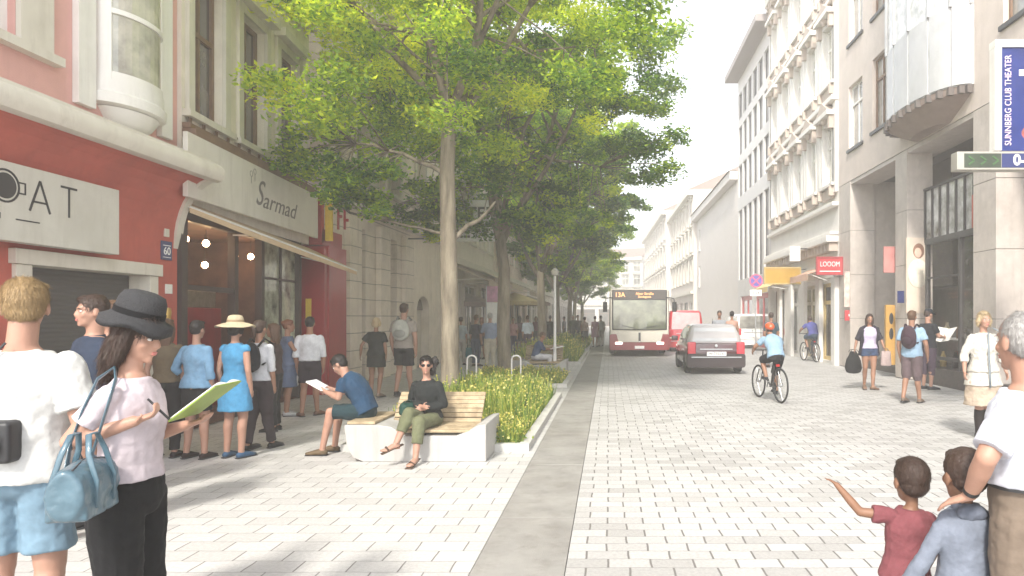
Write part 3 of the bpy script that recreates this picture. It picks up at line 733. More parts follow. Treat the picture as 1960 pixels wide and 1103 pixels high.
ops = [(1.5, 1.9, 0, 3.9), (3.55, 4.35, .9, 3.9), (1.2, 2.3, 5.2, 7.6), (3.5, 4.6, 5.2, 7.6), (6.2, 7.3, 5.2, 7.6)]
W3.face(b, 0, 5.6, 0, 11, [o for o in ops if o[1] < 5.6], .5, 7); b.build('banded_wall', rust, rb)
b = MB(); W3.face(b, 5.6, W3.L, 0, 11, [(6.2, 7.3, 5.2, 7.6), (6.35, 7.75, 0, 2.35)], .35, 7); b.build('smooth_wall', plain_st, rb)
b = MB()
for u in (.5, 2.6, 4.75): W3.box(b, u, u + .75, 0, 4.1, .003, .16)
build_each(b, 'pilaster', rust, rb, bevel=.01)
b = MB(); W3.box(b, 0, W3.L, 4.3, 4.55, .003, .25); W3.box(b, 0, W3.L, 10.2, 10.7, .003, .4); build_each(b, 'cornice', cream_m, rb, bevel=.01)
for o in ops[1:]: window(W3, rb, *o, cream_m if o[2] > 2 else mat('terracotta_frame', (.4, .2, .15), .7), MT['glass'], .3, .07, 1, .6, o[2] > 2, .15 if o[2] > 2 else None, cream_m, o[2] > 2)
b = MB(); W3.box(b, 6.35, 7.75, 0, 1.9, -.32, -.28); b.build('door_leaf', mat('pale_door', (.55, .50, .43), .7, .08), rb)
b = MB(); W3.box(b, 1.5, 1.9, 0, 3.9, -.45, -.4); b.build('slot_board', MT['dark'], rb)  # flat dark board closing the narrow wall slot
# arch over the doorway: dark fanlight
b = MB(); n = 16
b.rings([[W3.P(7.05 + .7 * math.cos(PI * k / n), 1.9 + .45 * math.sin(PI * k / n), o) for k in range(n + 1)] for o in (-.3, -.22)]); b.build('fanlight', MT['glassdark'], rb)
b = MB()
p = []
for k in range(n + 1):
    a = PI * k / n; p.append((7.05 + .7 * math.cos(a), 1.9 + .45 * math.sin(a)))
for (u0, z0), (u1, z1) in zip(p, p[1:]): b.q(W3.P(u0, z0, .002), W3.P(u1, z1, .002), W3.P(u1, 2.36, .002), W3.P(u0, 2.36, .002)); b.q(W3.P(u0, z0, .002), W3.P(u1, z1, .002), W3.P(u1, z1, -.3), W3.P(u0, z0, -.3))
b.build('arch_spandrel', plain_st, rb)

# ------------------------------------------------------------ further left facades
def row_building(label, W, h, col, floors, wn, ww, wh, z0=4.6, shop=None, awn=None, seed=0, fm=None, gm=None, depth=8, corn=True, hood=True, group=None, rows=None, shopcols=None, roof=None):
    rnd = random.Random(seed); r = building(label, group=group)
    wm = mat('plaster', col, .88, .07, 2.5, .25, 60, stain=.25)
    fh = (h - z0 - .6) / floors; sp = W.L / wn
    ops = [(sp * (i + .5) - ww / 2, sp * (i + .5) + ww / 2, z0 + fh * k + .35, z0 + fh * k + .35 + min(wh, fh - .5)) for k in range(floors) for i in range(wn)]
    shops = []
    ns = max(1, int(W.L / 3.4)); ss = W.L / ns
    for i in range(ns): shops.append((ss * i + .35, ss * (i + 1) - .35, .15, 3.1))
    b = MB(); W.face(b, 0, W.L, 0, h, ops + shops, .25, depth); b.build('wall', wm, r)
    for o in ops: window(W, r, *o, fm or MT['white'], gm or MT['glass'], .18, .07, 1, .65, True, .16, cream_m, hood)
    for o in shops: window(W, r, *o, rnd.choice(shopcols or [MT['dark'], brown_w, MT['white']]), MT['glassdark'], .2, .09, 1, .75, False, None, None, False, 'shop_window')
    if corn:
        b = MB(); W.box(b, -.02, W.L + .02, 3.75, 4.0, .003, .28); W.box(b, -.05, W.L + .05, h - .5, h - .05, .003, .55); W.box(b, 0, W.L, z0 + fh, z0 + fh + .14, .003, .16); build_each(b, 'cornice', cream_m, r)
    if roof:
        b = MB(); A = [W.P(0, h, .5), W.P(W.L, h, .5), W.P(W.L, h + roof, -depth / 2), W.P(0, h + roof, -depth / 2)]; b.q(*A)
        b.q(W.P(0, h, .5), W.P(0, h + roof, -depth / 2), W.P(0, h, -depth)); b.q(W.P(W.L, h, .5), W.P(W.L, h + roof, -depth / 2), W.P(W.L, h, -depth))
        b.build('roof', mat('roof_tiles', (.30, .22, .19), .8, .2, 8), r)
    return r
row_building('cream facade with street cafe awnings, behind the nearest tree trunk', Wall(-6.15, 25.02, -6.1, 36, 1), 10.5, (.76, .70, .62), 2, 5, 1.1, 1.9, seed=1)
row_building('pinkish house front beyond the cream facade on the left', Wall(-6.0, 36.02, -6.0, 50, 1), 11, (.74, .62, .55), 2, 6, 1.1, 1.9, seed=2)
row_building('far pale left house row fading behind the trees', Wall(-6.1, 50.02, -6.0, 72, 1), 11, (.72, .67, .62), 2, 9, 1.2, 1.9, seed=3)
row_building('farthest left house, almost lost in the haze', Wall(-6.0, 72.02, -6.0, 100, 1), 12, (.6, .57, .53), 3, 10, 1.2, 1.9, seed=4)

def slab_awning(x0, x1, y0, y1, z1, z0, col, label, name='awning', grp=None):
    r = empty(name, (0, 0, 0), 0, label, 'awning', grp)
    b = MB(); n = 6
    P = lambda t, y: Vector((x0 + (x1 - x0) * t, y, z1 + (z0 - z1) * t - .04 * math.sin(PI * t)))
    for k in range(n): b.q(P(k / n, y0), P((k + 1) / n, y0), P((k + 1) / n, y1), P(k / n, y1))
    b.q(P(1, y0), P(1, y1), P(1, y1) - Vector((0, 0, .22)), P(1, y0) - Vector((0, 0, .22)))
    o = b.build('fabric', mat('awning_fabric', col, .85, .1, 4), r); o.modifiers.new('s', 'SOLIDIFY').thickness = .01
    b = MB(); b.tube([Vector((x0, y0 + .1, z1 - .6)), P(.9, y0 + .1)], .015); b.tube([Vector((x0, y1 - .1, z1 - .6)), P(.9, y1 - .1)], .015); build_each(b, 'arm', MT['white'], r)
slab_awning(-6.1, -4.6, 26, 29.5, 3.7, 3.1, (.45, .36, .27), 'brownish awning behind the nearest tree trunk')
slab_awning(-6.0, -4.4, 31, 35, 3.9, 3.2, (.60, .52, .40), 'beige awning between the two nearest trunks')
slab_awning(-5.9, -4.3, 37, 41.5, 3.8, 3.1, (.50, .42, .33), 'tan awning behind the second tree')
# hanging white shop sign
hs_ = empty('hanging_sign', (0, 0, 0), 0, 'large white square sign with black capitals between the first two trees', 'sign')
Ys = 20.5; x0 = at(866, Ys); x1 = at(950, Ys); zt = CH + (608 - 383) / F * Ys; zb = CH + (608 - 462) / F * Ys
b = MB(); b.box(x0, x1, Ys, Ys + .1, zb, zt); b.build('board', wht, hs_, bevel=.01)
text_part('lettering', 'NTER', .52, ink, hs_, frame(((x0 + x1) / 2, Ys - .006, zt - .42), (1, 0, 0), (0, 0, 1)), .004, weight=.01)
for i in range(3):
    text_part('small_lettering', ['street market', 'open daily', 'entrance'][i], .16, grey_ink, hs_, frame(((x0 + x1) / 2, Ys - .006, zt - .78 - i * .2), (1, 0, 0), (0, 0, 1)), .003) if False else None
    b = MB(); k = [10, 9, 5][i]
    for j in range(k):
        if j == 4: continue
        b.box(x0 + .12 + j * .11, x0 + .20 + j * .11, Ys - .004, Ys, zt - .80 - i * .17, zt - .73 - i * .17)
    b.build('small_lettering', grey_ink, hs_)
b = MB(); b.box(-6.2, x0, Ys + .03, Ys + .07, zt - .1, zt - .06); b.box(-6.2, x0, Ys + .03, Ys + .07, zb + .06, zb + .1); build_each(b, 'bracket', MT['dark'], hs_)
# cafe parasol and small signs among the crowd
def parasol(X, Y, h, r_, col, label):
    r = empty('parasol', (X, Y, 0), 0, label, 'parasol', 'cafe parasols on the left pavement')
    b = MB(); b.lathe((0, 0, 0), [(.25, 0), (.25, .06), (.03, .08), (.022, h)]); b.build('pole', MT['white'], r)
    b = MB(); n = 8
    for k in range(n):
        a0, a1 = 2 * PI * k / n, 2 * PI * (k + 1) / n
        b.q((0, 0, h), (r_ * math.cos(a0), r_ * math.sin(a0), h - .45), (r_ * math.cos(a1), r_ * math.sin(a1), h - .45))
        b.q((r_ * math.cos(a0), r_ * math.sin(a0), h - .45), (r_ * math.cos(a1), r_ * math.sin(a1), h - .45), (r_ * math.cos(a1), r_ * math.sin(a1), h - .62), (r_ * math.cos(a0), r_ * math.sin(a0), h - .62))
    o = b.build('canopy', mat('parasol_cloth', col, .85, .08), r); o.modifiers.new('s', 'SOLIDIFY').thickness = .008
parasol(at(892, 30), 30, 2.75, 1.3, (.32, .26, .24), 'dark brown cafe parasol right of the nearest trunk')
parasol(at(985, 34), 34, 2.9, 1.3, (.62, .50, .26), 'mustard cafe parasol right of the second trunk')
parasol(at(1010, 42), 42, 3.0, 1.4, (.28, .2, .17), 'dark cafe parasol near the third trunk')
pk = mat('pink_print', (.55, .28, .42), .6, .3, 5)
b = MB(); Yb = 27; xa = at(932, Yb); b.box(xa, at(955, Yb), Yb, Yb + .04, CH + (608 - 578) / F * Yb, CH + (608 - 548) / F * Yb); bb = b
r = empty('banner', (0, 0, 0), 0, 'small pink and white banner board left of the second trunk', 'banner')
bb.build('print', pk, r); b = MB(); b.box(xa, at(955, Yb), Yb, Yb + .04, .6, CH + (608 - 579) / F * Yb); b.build('white_panel', wht, r); b = MB(); b.box(xa - .04, xa - .003, Yb, Yb + .04, 0, CH + (608 - 546) / F * Yb); b.build('post', MT['steel'], r)
# ------------------------------------------------------------ right: arcaded stone building
RX = 7.9
pinkst = mat('warm_stone_cladding', (.62, .54, .485), .75, .06, 2.5, .2, 70, stain=.2)
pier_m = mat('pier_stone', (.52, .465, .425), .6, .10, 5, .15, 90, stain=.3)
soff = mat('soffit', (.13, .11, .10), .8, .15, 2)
alu = mat('white_metal_panel', (.46, .46, .465), .35, .08, 3, coat=.2)
WA = Wall(RX, 2.0, RX, 23.3, -1)
ab = building('pale stone building on square piers with a white curved bay, on the right')
wins = [(19.15, 20.35, 7.15, 9.2), (17.3, 18.35, 7.2, 9.35), (19.15, 20.35, 10.6, 12.8), (17.3, 18.35, 10.6, 12.8), (9.4, 11.6, 7.5, 9.6), (9.4, 11.6, 11, 13)]
b = MB(); WA.face(b, 0, WA.L, 6.12, 17, wins, .22, 9); b.build('upper_wall', pinkst, ab)
for o in wins: window(WA, ab, *o, MT['white'] if o[0] > 19 else brown_w, MT['glass'], .17, .07, 1, .7, True, None, MT['dark'], False, cover=.06)
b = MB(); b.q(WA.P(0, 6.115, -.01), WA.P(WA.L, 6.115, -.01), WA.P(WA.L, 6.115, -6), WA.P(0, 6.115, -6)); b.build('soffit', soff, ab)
joint_m = mat('stone_joint', (.16, .14, .13), .9)
piers = [(11.85, 12.72, .85), (15.98, 16.72, .68), (20.2, 21.28, .8), (7.0, 8.0, .9)]
for i, (u0, u1, dp) in enumerate(piers):
    b = MB(); zs = [0, .02, 1.62, 3.05, 4.5, 6.11]
    for a, c in zip(zs[1:], zs[2:]): WA.box(b, u0, u1, a + .006, c - .006, -dp, 0)
    p_ = b.build('pier', pier_m, ab, bevel=.006)
    b = MB(); WA.box(b, u0 + .01, u1 - .01, 0, 6.11, -dp + .01, -.01); b.build('joints', joint_m, p_)
b = MB(); WA.box(b, 0, WA.L, 6.0, 6.118, -.9, -.02)
for u in (12.72, 16.72): pass
WA.box(b, 20.3, 21.2, 0, 6.1, -2.4, -.83); b.build('inner_pier_wall', pier_m, ab)
# inner shop walls and glazing
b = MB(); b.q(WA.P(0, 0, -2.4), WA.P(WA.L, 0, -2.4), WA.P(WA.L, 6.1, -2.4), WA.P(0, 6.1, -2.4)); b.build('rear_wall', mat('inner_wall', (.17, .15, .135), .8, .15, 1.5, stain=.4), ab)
b = MB(); WA.box(b, 12.8, 15.3, 0, .42, -.9, -.06); WA.box(b, 16.74, 20.15, 0, .30, -1.9, -.5); WA.box(b, 8.0, 11.9, 0, .3, -.9, -.06); build_each(b, 'plinth', mat('dark_granite', (.075, .062, .055), .5, .3, 12), ab, bevel=.008)
fr = mat('shopfront_metal', (.06, .055, .055), .4, .1)
b = MB()
for u in (12.82, 13.5, 15.12): WA.box(b, u, u + .09, .42, 3.48, -.22, -.12)
WA.box(b, 12.82, 15.2, 3.48, 3.62, -.24, -.10); WA.box(b, 13.59, 15.12, .62, .70, -.2, -.13); WA.box(b, 13.59, 15.12, 2.62, 2.66, -.2, -.13)
b.build('shopfront_frame', fr, ab)
# display interior: warm lit look painted into the back panel's colour
b = MB(); b.q(WA.P(12.9, .43, -.95), WA.P(15.2, .43, -.95), WA.P(15.2, 3.5, -.95), WA.P(12.9, 3.5, -.95)); b.build('display_back', mat('display_brown', (.50, .28, .14), .7, .6, 2.2, col2=(.85, .68, .46)), ab)
shopgl = mat('shop_glass', (1, 1, 1), .02, 0, spec=.6, trans=1); shopgl.node_tree.nodes['Principled BSDF'].inputs['IOR'].default_value = 1.12
b = MB(); WA.box(b, 13.59, 15.12, .70, 3.48, -.17, -.16); b.build('display_window', shopgl, ab)
b = MB(); WA.box(b, 12.91, 13.5, .42, 3.48, -.19, -.17); b.build('door_glass', MT['glassdark'], ab)
rnd = random.Random(4)
cols = [(.45, .05, .04), (.55, .50, .35), (.25, .13, .07), (.6, .45, .2), (.10, .08, .08)]
for k in range(14):
    u = 13.65 + (k % 7) * .20; z = .43 if k < 7 else 1.15
    b = MB(); c = WA.P(u + .1, z, -.45 - .12 * (k % 3)); b.lathe(c, [(.0, 0), (.07, .0), (.08, .18), (.06, .26), (.03, .34), (.035, .38), (0, .38)], n=12)
    tag(b.build('display_jar', cloth(cols[(k * 3) % 5]), smooth='auto'), ['jar on the floor of the shop window', 'jar on the shelf of the shop window'][k // 7], 'jar', 'jars in the shop window on the right')
b = MB(); WA.box(b, 13.6, 15.1, 1.11, 1.145, -.93, -.35); b.build('display_shelf', MT['white'], ab)
# upper glazing, street reflections painted into its mottled cream colour
ug = mat('reflection_tint_glazing', (.50, .44, .36), .12, .75, 1.5, col2=(.85, .78, .66), spec=.5, coat=.2)
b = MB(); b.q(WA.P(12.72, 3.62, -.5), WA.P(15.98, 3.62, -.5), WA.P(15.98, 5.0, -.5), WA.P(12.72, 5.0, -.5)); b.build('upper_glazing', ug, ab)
b = MB()
for k in range(9): WA.box(b, 12.74 + k * .4, 12.78 + k * .4, 3.62, 5.0, -.49, -.44)
WA.box(b, 12.72, 15.98, 4.98, 5.04, -.5, -.43); b.build('glazing_bars', fr, ab)
b = MB()
for k in range(6): WA.box(b, 13.0 + k * .5, 13.3 + k * .5, 3.95 + .1 * (k % 3), 4.6 + .1 * ((k * 2) % 3), -.62, -.58)
b.build('window_reflection_board', mat('cream_shutters', (.7, .63, .5), .6, .4, 6), ab) if False else None
b = MB(); WA.box(b, 12.74, 13.55, 3.66, 4.45, -.43, -.41); b.build('red_panel', mat('red_film', (.50, .12, .09), .4, .1), ab)
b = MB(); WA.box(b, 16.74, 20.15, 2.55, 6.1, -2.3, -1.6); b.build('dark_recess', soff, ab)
b = MB(); WA.box(b, 19.0, 20.15, 0.3, 2.5, -1.9, -1.8); b.build('grey_panel', pier_m, ab)
# curved bay
bay = empty('x', (0, 0, 0)); bpy.data.objects.remove(bay)
b = MB(); UC = 14.55; HW = 1.85; PR = .80
def bayp(t, z, r=1.0, o=0): 
    a = PI * t; return WA.P(UC - HW * r * math.cos(a), z, PR * r * math.sin(a) ** .8 + o)
nseg = 7
for k in range(nseg):
    t0, t1 = k / nseg + .007, (k + 1) / nseg - .007
    m2 = [bayp(t0 + (t1 - t0) * j / 4, 0) for j in range(5)]
    for (z0, z1) in ((6.72, 8.45), (10.3, 11.6), (13.5, 15)):
        b.rings([[p + Vector((0, 0, z)) for p in m2] + [p + Vector((.06, 0, z)) for p in m2[::-1]] for z in (z0, z1)])
bay = empty('z'); bpy.data.objects.remove(bay); bay = MB(); WA.box(bay, UC - HW - .02, UC - HW + .02, 6.7, 15, 0, .06); bay = bay.build('bay', alu, ab); build_each(b, 'cladding_panel', alu, bay)
b = MB(); N_ = 28
b.rings([[bayp(k / N_, z, .965) for k in range(N_ + 1)] for z in (6.70, 15)]); b.build('bay_glazing', mat('bay_glass', (.42, .44, .42), .12, .5, 1.6, col2=(.75, .76, .74), spec=1, coat=.5), bay)
b = MB()
for k in range(nseg + 1):
    p = bayp(max(.01, min(.99, k / nseg)), 0, 1.0); b.box(p.x - .035, p.x + .035, p.y - .035, p.y + .035, 8.45, 10.3); b.box(p.x - .03, p.x + .03, p.y - .03, p.y + .03, 11.6, 13.5)
build_each(b, 'mullion', alu, bay)
b = MB()
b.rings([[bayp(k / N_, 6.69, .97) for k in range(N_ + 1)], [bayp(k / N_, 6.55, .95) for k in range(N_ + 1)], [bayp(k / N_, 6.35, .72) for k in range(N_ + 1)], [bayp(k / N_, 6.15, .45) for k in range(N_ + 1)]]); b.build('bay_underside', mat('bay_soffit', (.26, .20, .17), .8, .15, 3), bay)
b = MB()
for k in range(nseg * 2 + 1):
    p = bayp(max(.02, min(.98, k / nseg / 2)), 6.6, .99); b.box(p.x - .06, p.x + .06, p.y - .05, p.y + .05, 6.52, 6.69)
build_each(b, 'bracket', soff, bay)

# ------------------------------------------------------------ hanging box sign + parking sign
blue = mat('sign_blue', (.015, .03, .17), .35, .25, 2, coat=.3)
bs = empty('banner_sign', (0, 0, 0), 0, 'tall blue banner box sign with vertical white lettering at the right edge', 'sign')
Yb = 10.0; sx = at(1905, Yb); zt = CH + (608 - 90) / F * Yb; zb = CH + (608 - 288) / F * Yb
b = MB(); b.box(sx, sx + .10, Yb, Yb + .16, zb, zt); b.box(sx, sx + 1.5, Yb - .01, Yb + .17, zt, zt + .11); b.build('frame', MT['white'], bs, bevel=.006)
b = MB(); b.box(sx + .10, sx + 1.5, Yb + .02, Yb + .14, zb, zt); b.build('panel', blue, bs)
text_part('vertical_lettering', 'SUNNBERG CLUB THEATER', .135, mat('pink_ink', (.75, .6, .75), .5, .02), bs, frame((sx + .20, Yb + .012, (zb + zt) / 2 - .02), (0, 0, 1), (-1, 0, 0)), .004, sx=.80)
b = MB(); b.box(sx + .36, sx + .75, Yb + .01, Yb + .02, zt - .42, zt - .33); b.build('white_bar', wht, bs)
b = MB(); b.ell((sx + .55, Yb + .03, zb + .26), (.18, .02, .14)); b.build('red_motif', mat('motif_red', (.35, .07, .05), .5, .4, 9), bs, smooth=True)
ps = empty('parking_sign', (0, 0, 0), 0, 'narrow horizontal parking sign with three green arrows and white 0-24', 'sign')
Yp = 9.6; px0 = at(1832, Yp); z1 = CH + (608 - 290) / F * Yp; z0 = CH + (608 - 325) / F * Yp
b = MB(); b.box(px0, 7.88, Yp, Yp + .18, z0, z1); b.build('case', mat('sign_case', (.36, .34, .30), .5, .08), ps, bevel=.008)
b = MB(); b.box(px0 + .10, px0 + .62, Yp - .006, Yp, z0 + .03, z1 - .03); b.build('arrow_panel', mat('arrow_panel', (.04, .055, .035), .5, .2), ps)
b = MB(); b.box(px0 + .63, 7.8, Yp - .006, Yp, z0 + .03, z1 - .03); b.build('blue_panel', mat('navy_panel', (.025, .035, .13), .4, .1), ps)
ag = mat('arrow_green', (.05, .12, .04), .5)
for k in range(3):
    x = px0 + .16 + k * .17; zc = (z0 + z1) / 2; b = MB()
    for (a, c) in (((x, zc + .06), (x + .08, zc)), ((x + .08, zc), (x, zc - .06))):
        p = Vector((a[0], 0, a[1])); q = Vector((c[0], 0, c[1])); t = (q - p).normalized(); s_ = Vector((-t.z, 0, t.x)) * .012
        b.rings([[v + Vector((0, yy, 0)) for v in (p - s_, q - s_, q + s_, p + s_)] for yy in (Yp - .012, Yp - .007)])
    b.build('arrow', ag, ps)
text_part('lettering', '0-24', .21, wht, ps, frame((px0 + .98, Yp - .010, (z0 + z1) / 2), (1, 0, 0), (0, 0, 1)), .003, weight=.006)

# ------------------------------------------------------------ poster, rack, small signs on the arcade
r = empty('poster', (0, 0, 0), 0, 'large fashion poster of a woman in cream between the two piers', 'poster')
Yq = 17.95; b = MB(); x0, x1 = at(1735, Yq), at(1779, Yq); zt, zb = CH + (608 - 455) / F * Yq, CH + (608 - 600) / F * Yq
b.box(x0, x1, Yq, Yq + .05, zb, zt); b.build('sheet', mat('poster_paper', (.62, .52, .43), .6, .12, 3), r)
xm = (x0 + x1) / 2; 
b = MB(); b.ell((xm + .02, Yq, zt - .35), (.15, .012, .20)); b.build('hair_print', mat('print_brown', (.22, .11, .07), .6, .2), r, smooth=True)
b = MB(); b.ell((xm + .0, Yq - .006, zt - .40), (.10, .012, .14)); b.build('face_print', mat('print_skin', (.68, .45, .36), .6, .06), r, smooth=True)
b = MB(); b.ell((xm, Yq - .002, zt - .95), (.28, .012, .38)); b.build('clothing_print', mat('print_cream', (.72, .66, .56), .6, .15, 5), r, smooth=True)
def signbox(name, label, px0, px1, py0, py1, Y, th, m, edge=None, group=None, bracket=True):
    r = empty(name, (0, 0, 0), 0, label, 'sign', group); x0, x1 = at(px0, Y), at(px1, Y); zt, zb = CH + (608 - py0) / F * Y, CH + (608 - py1) / F * Y
    b = MB(); b.box(x0, x1, Y, Y + th, zb, zt); b.build('board', m, r, bevel=.008)
    if edge: 
        b = MB(); e = (zt - zb) * .07; b.box(x0 - .003, x1 + .003, Y - .02, Y + th * .6, zt - e, zt + .01); b.box(x0 - .003, x1 + .003, Y - .02, Y + th * .6, zb - .01, zb + e); b.box(x0 - .01, x0 + e, Y - .018, Y + th * .6, zb + e, zt - e); b.box(x1 - e, x1 + .01, Y - .018, Y + th * .6, zb + e, zt - e); b.build('rim', edge, r)
    if bracket:
        b = MB(); b.box(x1, RX + .1, Y + .03, Y + .07, zt - .1, zt - .06); b.build('bracket', MT['dark'], r)
    return r, x0, x1, zb, zt
redsg = mat('sign_red', (.50, .06, .07), .45, .08, coat=.2); whs = mat('sign_white', (.82, .80, .78), .5, .03)
r, x0, x1, zb, zt = signbox('projecting_sign', 'red projecting sign with white capitals hanging beside the first far pier', 1563, 1614, 492, 526, 22.9, .12, redsg, mat('rim_red', (.36, .05, .06), .5))
text_part('lettering', 'LOOOM', .24, whs, r, frame(((x0 + x1) / 2, 22.89, (zb + zt) / 2 + .05), (1, 0, 0), (0, 0, 1)), .004, sx=.75)
b = MB(); b.box(x0 + .1, x1 - .1, 22.885, 22.9, zb + .1, zb + .13); b.build('underline', whs, r)
signbox('projecting_sign', 'blank mustard yellow projecting signboard in a thin frame', 1463, 1533, 512, 544, 27, .14, mat('sign_mustard', (.46, .27, .04), .5, .12, 3), mat('rim_mustard', (.50, .36, .14), .5))
signbox('projecting_sign', 'white squarish projecting sign above the mustard signboard', 1512, 1532, 472, 500, 25.6, .1, whs, None)
r, x0, x1, zb, zt = signbox('wall_sign', 'small red wall sign low beside the woman with the black bags', 1617, 1646, 594, 614, 22.28, .03, redsg, None, None, False)
b = MB(); b.box(x0 + .12, x1 - .12, 22.27, 22.28, (zb + zt) / 2 - .03, (zb + zt) / 2 + .04); b.build('lettering', whs, r)
signbox('wall_sign', 'pale patterned menu board on the far pier', 1616, 1642, 520, 588, 22.27, .03, mat('menu_print', (.68, .52, .46), .6, .35, 6), None, None, False)
signbox('wall_sign', 'pinkish red sign on the wall left of the bright pier', 1692, 1714, 472, 522, 18.9, .05, mat('pale_red', (.55, .22, .20), .6, .2, 3), None, None, False)
signbox('wall_sign', 'small dark blue plate on the bright pier', 1718, 1731, 557, 580, 18.03, .03, navy, None, None, False)
r = empty('display_stand', (0, 0, 0), 0, 'tall orange yellow display stand with dark oval openings beside the pier', 'stand')
Yd = 18.8; x0, x1 = at(1696, Yd), at(1716, Yd); b = MB(); b.box(x0, x1, Yd, Yd + .12, .32, CH + .35); b.build('panel', mat('stand_orange', (.46, .26, .06), .5, .12), r, bevel=.01)
for z in (1.62, 1.2):
    b = MB(); b.ell(((x0 + x1) / 2, Yd - .003, z), (.06, .012, .16)); b.build('opening', MT['black'], r, smooth=True)
b = MB(); b.box(x0 - .05, x1 + .05, Yd - .05, Yd + .2, 0.302, .34); b.build('foot', MT['dark'], r)
# round no-stopping sign on a pole
r = empty('traffic_sign', (at(1447, 30), 30, 0), 0, 'round blue no-stopping sign with red ring and cross on a grey pole', 'traffic sign')
b = MB(); b.tube([(0, 0.06, 0), (0, .06, 3.6)], .03, 10); b.build('pole', MT['steel'], r)
Mx = Matrix.Translation((0, 0, 3.27)) @ Matrix.Rotation(PI / 2, 4, 'X')
b = MB(); b.lathe((0, 0, 0), [(0, 0), (.30, 0), (.30, .03), (0, .03)], M=Mx, n=32); b.build('disc', mat('sign_violet', (.13, .12, .42), .5), r)
b = MB(); b.rings([[Mx @ Vector((q * math.cos(2 * PI * k / 32), q * math.sin(2 * PI * k / 32), z)) for k in range(32)] for q, z in ((.30, .03), (.30, .038), (.24, .038), (.24, .03))], cap=False, closed=True)
for s_ in (1, -1): b.box(-.24, .24, -.03, .03, .03, .037 + .002 * s_, Mx @ Matrix.Rotation(s_ * PI / 4, 4, 'Z'))
b.build('ring_and_cross', mat('sign_rose', (.62, .12, .22), .5), r)
b = MB(); b.box(-.26, .26, .02, .04, 2.60, 2.88); b.build('plate', whs, r)
text_part('plate_lettering', '0-24', .16, ink, r, frame((0, .018, 2.74), (1, 0, 0), (0, 0, 1)), .002)

# ------------------------------------------------------------ ornate white building
ow = mat('white_render', (.74, .71, .67), .85, .05, 3, .25, 60, stain=.18)
beige = mat('beige_trim', (.48, .40, .34), .8, .1, 4, .2)
WB = Wall(RX, 23.32, RX, 33.0, -1)
ob = building('ornate white building with hooded windows and heavy cornices, right side')
fl = [6.35, 9.9, 13.3]; nwn = 5; sp = WB.L / nwn
ops = [(sp * (i + .5) - .52, sp * (i + .5) + .52, z, z + 2.15) for z in fl for i in range(nwn)]
sh = [(.25, 2.1, .1, 2.9), (2.7, 4.5, .1, 2.9), (5.0, 6.4, .1, 2.9), (7.2, 9.3, .1, 2.9)]
b = MB(); WB.face(b, 0, WB.L, 0, 18.5, ops + sh, .24, 9); b.build('wall', ow, ob)
for o in ops: window(WB, ob, *o, MT['white'], MT['glasspale'], .18, .07, 1, .65, True, .2, ow, True, cover=.2)
for i, o in enumerate(sh): window(WB, ob, *o, [mat('yellow_shop_frame', (.66, .50, .22), .6), mat('shop_frame_cream', (.62, .54, .4), .6), MT['white'], brown_w][i], MT['glassdark'] if i != 1 else mat('warm_glass', (.3, .25, .12), .2, .5, 3), .2, .14, 1, .75, False, None, None, False, 'shop_window')
b = MB()
for (z, h_, o_) in ((3.05, .5, .10), (4.25, .22, .42), (4.5, .12, .30), (5.5, .14, .22), (9.15, .18, .25), (12.7, .14, .2), (16.6, .5, .35), (17.1, .35, .7)): WB.box(b, -.0, WB.L, z, z + h_, .003, o_)
build_each(b, 'cornice', ow, ob, bevel=.02)
b = MB()
for i in range(nwn):
    u = sp * (i + .5)
    for z in fl:
        M4 = WB.T(u, z + 2.52, .1); b.rings([[WB.P(u - .75, z + 2.5, o), WB.P(u + .75, z + 2.5, o), WB.P(u, z + 2.95, o)] for o in (.003, .3)])
        for s_ in (-.62, .62): WB.box(b, u + s_ - .08, u + s_ + .08, z - .45, z - .12, .003, .24); WB.box(b, u + s_ - .09, u + s_ + .09, z + 1.9, z + 2.35, .1, .26)
        b.ell(WB.P(u, z + 2.35, .2), (.12, .16, .2)); WB.box(b, u - .55, u + .55, z - .5, z - .15, .003, .1)
for k in range(24): WB.box(b, .1 + k * .4, .28 + k * .4, 3.95, 4.24, .003, .3); WB.box(b, .1 + k * .4, .25 + k * .4, 16.3, 16.6, .003, .3)
build_each(b, 'ornament', beige, ob)
b = MB()
for i in range(nwn + 1):
    u = min(WB.L - .2, max(.2, sp * i)); WB.box(b, u - .2, u + .2, 0, 3.04, .003, .14); WB.box(b, u - .15, u + .15, 6.0, 16.2, .003, .10)
build_each(b, 'pilaster', ow, ob)
slab_awning(RX, 7.1, 24.3, 26.6, 3.55, 3.2, (.62, .40, .30), 'faded salmon awning on the white ornate building')
slab_awning(RX, 7.0, 30.0, 33.2, 3.5, 3.0, (.66, .50, .22), 'faded yellow awning beyond the mustard signboard')

# ------------------------------------------------------------ grey modern building
gm_ = mat('grey_facade', (.60, .575, .56), .6, .06, 2, .1); dg = mat('grey_ribbon_glass', (.20, .19, .20), .25, .3, 1, spec=.9)
WC = Wall(RX, 33.02, RX, 41.5, -1)
gb = building('grey modern building with tall dark ribbon windows and flat overhanging roof', group=None)
rb_ = [(.5 + i * 1.35, 1.5 + i * 1.35, z, z + h_) for i in range(6) for z, h_ in ((3.9, 4.2), (8.9, 1.9), (11.4, 1.7), (13.6, 1.5))]
b = MB(); WC.face(b, 0, WC.L, 0, 16, rb_ + [(.6, 3.6, .1, 2.9), (4.4, 7.6, .1, 2.9)], .2, 9); b.build('wall', gm_, gb)
for o in rb_: window(WC, gb, *o, MT['dark'], dg, .15, .05, 0, 0, False)
for o in [(.6, 3.6, .1, 2.9), (4.4, 7.6, .1, 2.9)]: window(WC, gb, *o, redsg, MT['glassdark'], .15, .25, 1, 0, False, name='shop_window')
